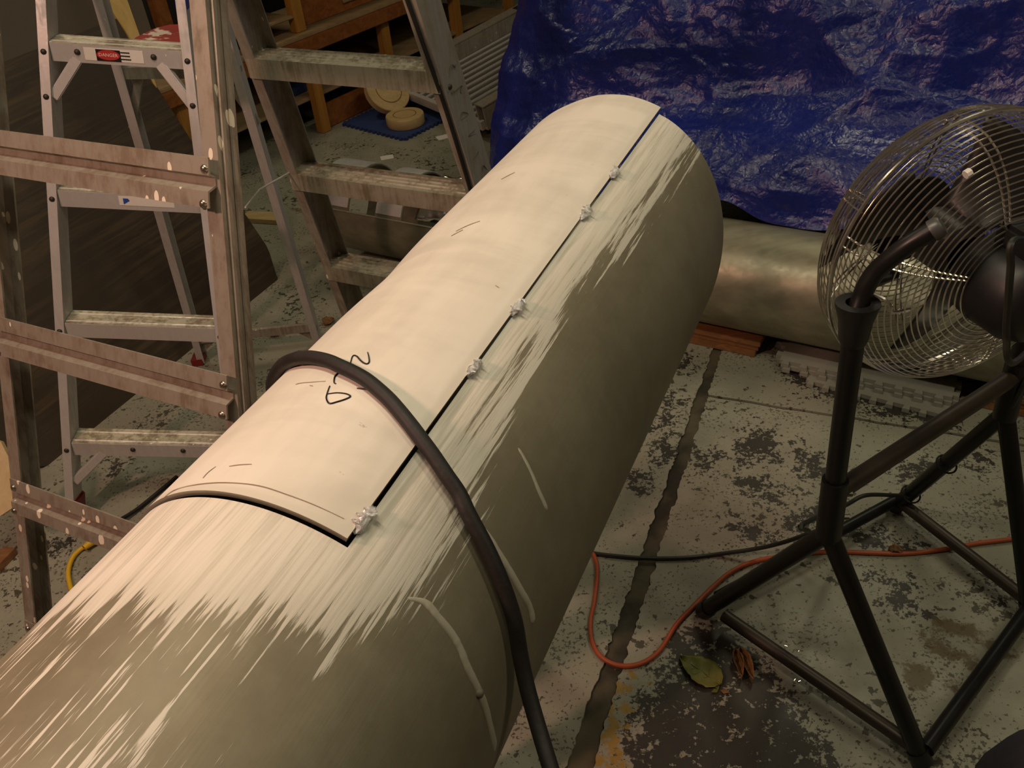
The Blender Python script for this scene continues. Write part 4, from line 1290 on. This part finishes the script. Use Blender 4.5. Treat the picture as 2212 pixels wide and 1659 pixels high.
# scraps of metal and paint chips
rn = random.Random(11)
chips = MB()
for k in range(46):
    x, y = rn.choice([(1290, 1500), (1340, 1540), (1300, 1440), (1700, 1430), (1620, 1110), (1330, 1360), (1370, 1470), (1440, 1350)])
    P = onz(x + rn.gauss(0, 35), y + rn.gauss(0, 35), .0012)
    a = rn.uniform(0, 6.28); L = rn.uniform(.0015, .006); w_ = rn.uniform(.0006, .0015)
    e = V((math.cos(a), math.sin(a), 0)); f = V((-e.y, e.x, 0))
    chips.box(P, e, f, ZU, L, w_, .0008)
tag(chips.build('metal_shavings', MAT['foil']), 'tiny bright metal shavings scattered over the floor', 'shavings', None, 'stuff')
def chip(px, L, w_, ang, mat, name, label, cat='scrap', h=.003):
    P = onz(*px, h / 2 + .0005); a = R_(ang); e = V((math.cos(a), math.sin(a), 0)); f = V((-e.y, e.x, 0))
    o = MB().box(P, e, f, ZU, L, w_, h).build(name, MAT[mat], None, bevel=.0008, loc=P)
    tag(o, label, cat)
chip((963, 295), .09, .05, 20, 'paper_white', 'paper_scrap', 'white paper scrap beside the blue foam mat')
chip((836, 340), .06, .045, 10, 'paper_white', 'paper_scrap', 'pale round scrap on the floor beyond the aluminium tube')
chip((568, 470), .17, .07, -20, 'cut_wood', 'wood_offcut', 'pale wood offcut on the floor past the small ladder', 'wood', .02)
chip((5, 1207), .06, .035, 70, 'plank', 'wood_offcut', 'small brown wood offcut at the left picture edge', 'wood', .02)

# ================================================================ DARK PLYWOOD SHEET (leaning left)
S0 = onz(104, 1005); S1 = onz(600, 604)
sx = (S1 - S0).normalized(); sn = V((sx.y, -sx.x, 0))      # sn to the right
best = None
for k in range(0, 60):
    be = R_(k)
    up = ZU * math.cos(be) - sn * math.sin(be)
    P = S1 + up * .9
    x, y, d = proj(P)
    ang = math.atan2(604 - y, 600 - x); tgt = math.atan2(604 - 187, 600 - 339)
    if best is None or abs(ang - tgt) < best[0]: best = (abs(ang - tgt), be)
be = best[1]
print('sheet lean', math.degrees(be))
sup = ZU * math.cos(be) - sn * math.sin(be); snn = sx.cross(sup).normalized()
if snn.dot(CAM - S0) < 0: snn = -snn
def onsheet(x, y): return onplane(x, y, S0, snn)
def dark_ply():
    t = NT('dark_stained_plywood')
    c = t.coord(rot=(0, 0, 0), scale=(1, 1, 1))
    src = t.attr('grain').outputs['Vector']
    n = t.noise(t.coord(src=src, scale=(1.2, 16, 1)), 2.0, 8, .62, 1.2); n2 = t.noise(t.coord(src=src, scale=(2, 3, 1)), 1.4, 4)
    t.bump(n, .2, .003)
    return t.out(t.mix(t.math('MULTIPLY', t.rng(n, .40, .74), t.rng(n2, .25, .65)), (.046, .034, .021), (.12, .083, .044)), .55)
MAT['dark_ply'] = dark_ply()
sheet = thing('plywood_sheet', 'dark stained plywood sheet leaning behind the small ladder', 'plywood', (S0 + S1) / 2)
outl = [(104, 1005), (554, 647), (600, 604), (582, 545), (575, 530), (535, 470), (434, 336), (339, 187), (252, 40)]
pts = [onsheet(x, y) for x, y in outl]
topz = max((p - S0).dot(sup) for p in pts)
p_tl = S0 + sup * topz - sx * .35
pts += [p_tl, S0 - sx * .02 + sup * .01]
o = MB().prism(pts, -snn * .018).build('board', MAT['dark_ply'], sheet)
vattr(o.data, 'grain', [((V(v.co) + rootloc(sheet) - S0).dot(sx), (V(v.co) + rootloc(sheet) - S0).dot(sup), 0) for v in o.data.vertices])
edge = [(222, -5), (272, -5), (306, 92), (338, 190), (330, 180), (300, 120), (272, 70), (238, 20)]
def lift(P): return P + snn * .003
MB().prism([lift(onsheet(x, y)) for x, y in edge], -snn * .016).build('bare_edge', MAT['pine'], sheet)
# prop rail behind the sheet so it leans on something real
topc = S0 + sup * (topz * .8) + sx * .3 - snn * .03
prop = MB()
o = MB().box(V((topc.x - .02, topc.y, topc.z / 2)) - sn * .12, sx, sn, ZU, .9, .10, topc.z).build('grey_cabinet', MAT['grey_wall'], None)
tag(o, 'grey panel standing behind the leaning plywood sheet', 'panel')
# pale board at the left edge
bpz = [atd(x, y, 2.05) for x, y in ((-60, 930), (2, 955), (30, 1010), (30, 1095), (0, 1115), (-60, 1090))]
nb = (bpz[1] - bpz[0]).cross(bpz[3] - bpz[1]).normalized()
o = MB().prism(bpz, nb * .012).build('pale_board', MAT['ply_pale'], None, loc=bpz[4])
tag(o, 'pale plywood offcut standing at the left picture edge', 'plywood')

# ================================================================ WOODEN WORK BENCH ALONG THE LEFT WALL
K0 = onz(697, 291)
vpd = ray(2900, -787); kaz = math.atan2(vpd.x, vpd.y)
KX = V((math.sin(kaz), math.cos(kaz), 0)); KN = V((KX.y, -KX.x, 0))
print('bench az', math.degrees(kaz))
def onk(x, y, d=0.0): return onplane(x, y, K0 - KN * d, KN)
bench = thing('wooden_bench', 'long orange brown wooden workbench with open shelves along the left side', 'bench', K0)
def kbox(name, x0, x1, z0, z1, d0, d1, mat, parent=None):
    c = K0 + KX * (x0 + x1) / 2 - KN * (d0 + d1) / 2; c.z = (z0 + z1) / 2
    return MB().box(c, KX, KN, ZU, x1 - x0, d1 - d0, z1 - z0).build(name, MAT[mat], parent or bench, bevel=.004)
def kx(P): return (P - K0).dot(KX)
zr0 = onk(700, 103).z; zr1 = onk(720, 62).z
xa = kx(onk(335, 205)); xb = kx(onk(960, 0)) + .6
kbox('front_rail', xa, xb, zr0, zr1, 0, .03, 'orange_wood')
kbox('table_top', xa, xb, zr1, zr1 + .02, .01, .6, 'cream_wood')
for px, dd in ((395, .04), (690, .0), (868, .04), (1005, .04), (1120, .04)):
    xx = kx(onk(px, 200 if px < 1000 else 60))
    kbox('leg', xx - .028, xx + .028, 0, zr0 + .02, dd, dd + .05, 'yellow_wood')
kbox('kick_board', kx(K0) + .04, xb, 0.002, onk(760, 205).z, .03, .05, 'orange_wood')
kbox('lower_shelf', xa, xb, .16, .18, .05, .58, 'cream_wood')
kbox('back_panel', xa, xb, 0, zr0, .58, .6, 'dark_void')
# upper part: standing boards and pigeon holes
zt = zr1 + .02
x1 = kx(onk(652, 60, .05))
kbox('upright', x1 - .03, x1 + .03, zt, zt + .7, .05, .10, 'yellow_wood')
kbox('drawer_front', x1 + .04, xb, zt + .012, zt + .62, .07, .09, 'orange_wood')
kbox('drawer_rail', x1 + .3, xb, onk(760, 10).z, onk(760, 10).z + .02, .055, .07, 'cream_wood')
xq = kx(onk(352, 20, .05))
kbox('upright', xq - .03, xq + .03, zt, zt + .7, .05, .10, 'orange_wood')
xs = kx(onk(585, 60, .05))
kbox('shelf', xq, x1 - .03, onk(610, 43, .05).z - .012, onk(610, 43, .05).z, .05, .5, 'cream_wood')
kbox('divider', xs - .01, xs + .01, zt, zt + .6, .08, .5, 'orange_wood')
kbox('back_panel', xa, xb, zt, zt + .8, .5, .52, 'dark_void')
# things on the lower shelf: blue foam blocks
def kthing(name, px0, py0, px1, py1, depth, thick, mat, label, cat, group=None):
    a = onk(px0, py0, depth); b = onk(px1, py1, depth)
    x0, x1_ = sorted((kx(a), kx(b))); z0, z1 = sorted((a.z, b.z))
    z0 = max(z0, .181)
    c = K0 + KX * (x0 + x1_) / 2 - KN * (depth + thick / 2); c.z = (z0 + z1) / 2
    o = MB().box(c, KX, KN, ZU, x1_ - x0, thick, max(.02, z1 - z0)).build(name, MAT[mat], None, bevel=.004, loc=c)
    return tag(o, label, cat, group)
kthing('foam_block', 632, 240, 662, 180, .12, .2, 'foam_blue_dark', 'upright deep blue foam block left of the golden bench leg', 'foam')
kthing('foam_block', 694, 226, 742, 200, .10, .2, 'foam_blue_dark', 'flat dark blue foam block right of the golden bench leg', 'foam')

# blue foam mat with round wooden discs
mA = onz(757, 268); mB = onz(868, 296); mC = onz(968, 240)
mx = (mB - mA).normalized(); my = V((-mx.y, mx.x, 0))
mc = mA + mx * .20 + my * .18; mc.z = .0008
foam_tile(mc, mx, .44, .42, 14, 14, .010, .013, MAT['foam_blue'], 'blue interlocking foam mat on the floor under the bench')
def disc(c, ax, r, h, label, name='wooden_disc'):
    t = thing(name, label, 'disc', c, 'round wooden discs')
    MB().lathe(c, ax, [(0, .001), (0, r * .97), (.004, r), (h - .004, r), (h, r * .97), (h, .001)], 36).build('disc_body', MAT['cut_wood'], t, True)
    MB().lathe(c, ax, [(h, r * .62), (h + .0012, r * .61), (h + .0012, r * .58), (h, r * .57)], 36).build('cut_ring', MAT['plank'], t, True)
dc = onz(868, 272, .0148)
disc(V((dc.x, dc.y, .0152)) + my * .03, ZU, .095, .05, 'round wooden disc lying flat on the blue mat')
d2 = onz(815, 262, .0148); tl2 = (V((-KN.x, -KN.y, 0)).normalized() * -.0 + ZU * .75 + KN * .65).normalized()
disc(V((d2.x, d2.y, .115)) + my * .11 - mx * .03, (ZU * .62 + KN * .75 - KX * .15).normalized(), .115, .045, 'tilted wooden disc propped up behind the flat one on the blue mat')

# ================================================================ ALUMINIUM RAMP beside the tarp
ramp = thing('aluminium_ramp', 'ribbed aluminium loading ramp lying between bench and blue tarp', 'ramp', onz(960, 240))
ra = onz(872, 195, .10); rb = onz(1035, 262, .10)
rx = (rb - ra); rw = rx.length; rx.normalize()
ry = V((-rx.y, rx.x, 0))
ryd = None
far = atd(1160, 12, 4.6); nearp = onz(905, 150, .22)
ry = (far - nearp).normalized()
Lr = 2.2
rn_ = rx.cross(ry).normalized()
if rn_.z < 0: rn_ = -rn_
def rp(u, v, h=0): return ra + rx * u + ry * v + rn_ * h
MB().hexa([rp(0, 0, -.02), rp(rw, 0, -.02), rp(rw, Lr, -.02), rp(0, Lr, -.02), rp(0, 0), rp(rw, 0), rp(rw, Lr), rp(0, Lr)]).build('deck', MAT['ramp'], ramp)
nrib = 12
for k in range(nrib):
    u = rw * (k + .5) / nrib
    MB().extrude(rp(u, .01), rp(u, Lr), rx, [(-.005, 0), (.005, 0), (.003, .007), (-.003, .007)], yd=rn_).build('rib', MAT['alu_clean'], ramp)
for u in (-.03, rw + .03):
    o = MB().extrude(rp(u, .0, -.03), rp(u, Lr, -.03), rx, [(-.03, 0), (.03, 0), (.03, .11), (.022, .11), (.022, .008), (-.022, .008), (-.022, .11), (-.03, .11)], yd=rn_).build('side_rail', MAT['alu'], ramp)
    MB().extrude(rp(u, .0, .081), rp(u, Lr, .081), rx, [(-.034, 0), (.034, 0), (.034, .006), (-.034, .006)], yd=rn_).build('rail_cap', MAT['alu'], o)
    MB().box(rp(u, .85, .0875), rx, ry, rn_, .04, .10, .002).build('slot', MAT['dark_void'], o)
MB().extrude(rp(-.03, 0, -.015), rp(rw + .03, 0, -.015), rn_, [(-.02, -.012), (.022, -.012), (.022, .012), (-.02, .012)]).build('end_lip', MAT['alu_clean'], ramp)
for u in (.05, rw - .05):
    P = rp(u, Lr - .1, -.03)
    MB().box(V((P.x, P.y, P.z / 2)), rx, ZU.cross(rx), ZU, .05, .05, P.z).build('support_leg', MAT['alu'], ramp)
    P = rp(u, .55, -.03)
    MB().box(V((P.x, P.y, P.z / 2)), rx, ZU.cross(rx), ZU, .05, .05, P.z).build('support_leg', MAT['alu'], ramp)
# pale boxes at the far end of the bench
far_specs = [((905, 100, 950, 70), 'cut_wood', 'pale wooden offcut lying by the bench end'),]

# ================================================================ PERSON AT THE CORNER (only a knee shows)
def person_leg():
    kn = atd(2275, 1700, 1.05)
    P = [V((kn.x + .25, kn.y - .48, .92)), V((kn.x + .13, kn.y - .22, .78)), kn, V((kn.x + .04, kn.y - .06, kn.z * .55)), V((kn.x + .07, kn.y - .10, .11))]
    r = thing('person', 'dark denim trouser leg of a person at the lower right corner', 'person', V((kn.x, kn.y, 0)))
    MB().tube(smooth_path(P, 6), [.095 - .045 * i / 24 + .008 * math.sin(i) for i in range(25)], 20).build('trouser_leg', MAT['denim'], r, True)
    an = P[-1]
    MB().tube(smooth_path([V((an.x + .03, an.y - .08, .05)), V((an.x, an.y, .06)), V((an.x - .05, an.y + .12, .045)), V((an.x - .08, an.y + .2, .03))], 5), [.04, .045, .046, .046, .046, .047, .047, .046, .045, .044, .042, .04, .036, .032, .028, .02], 14).build('shoe', MAT['shoe'], r, True)
person_leg()
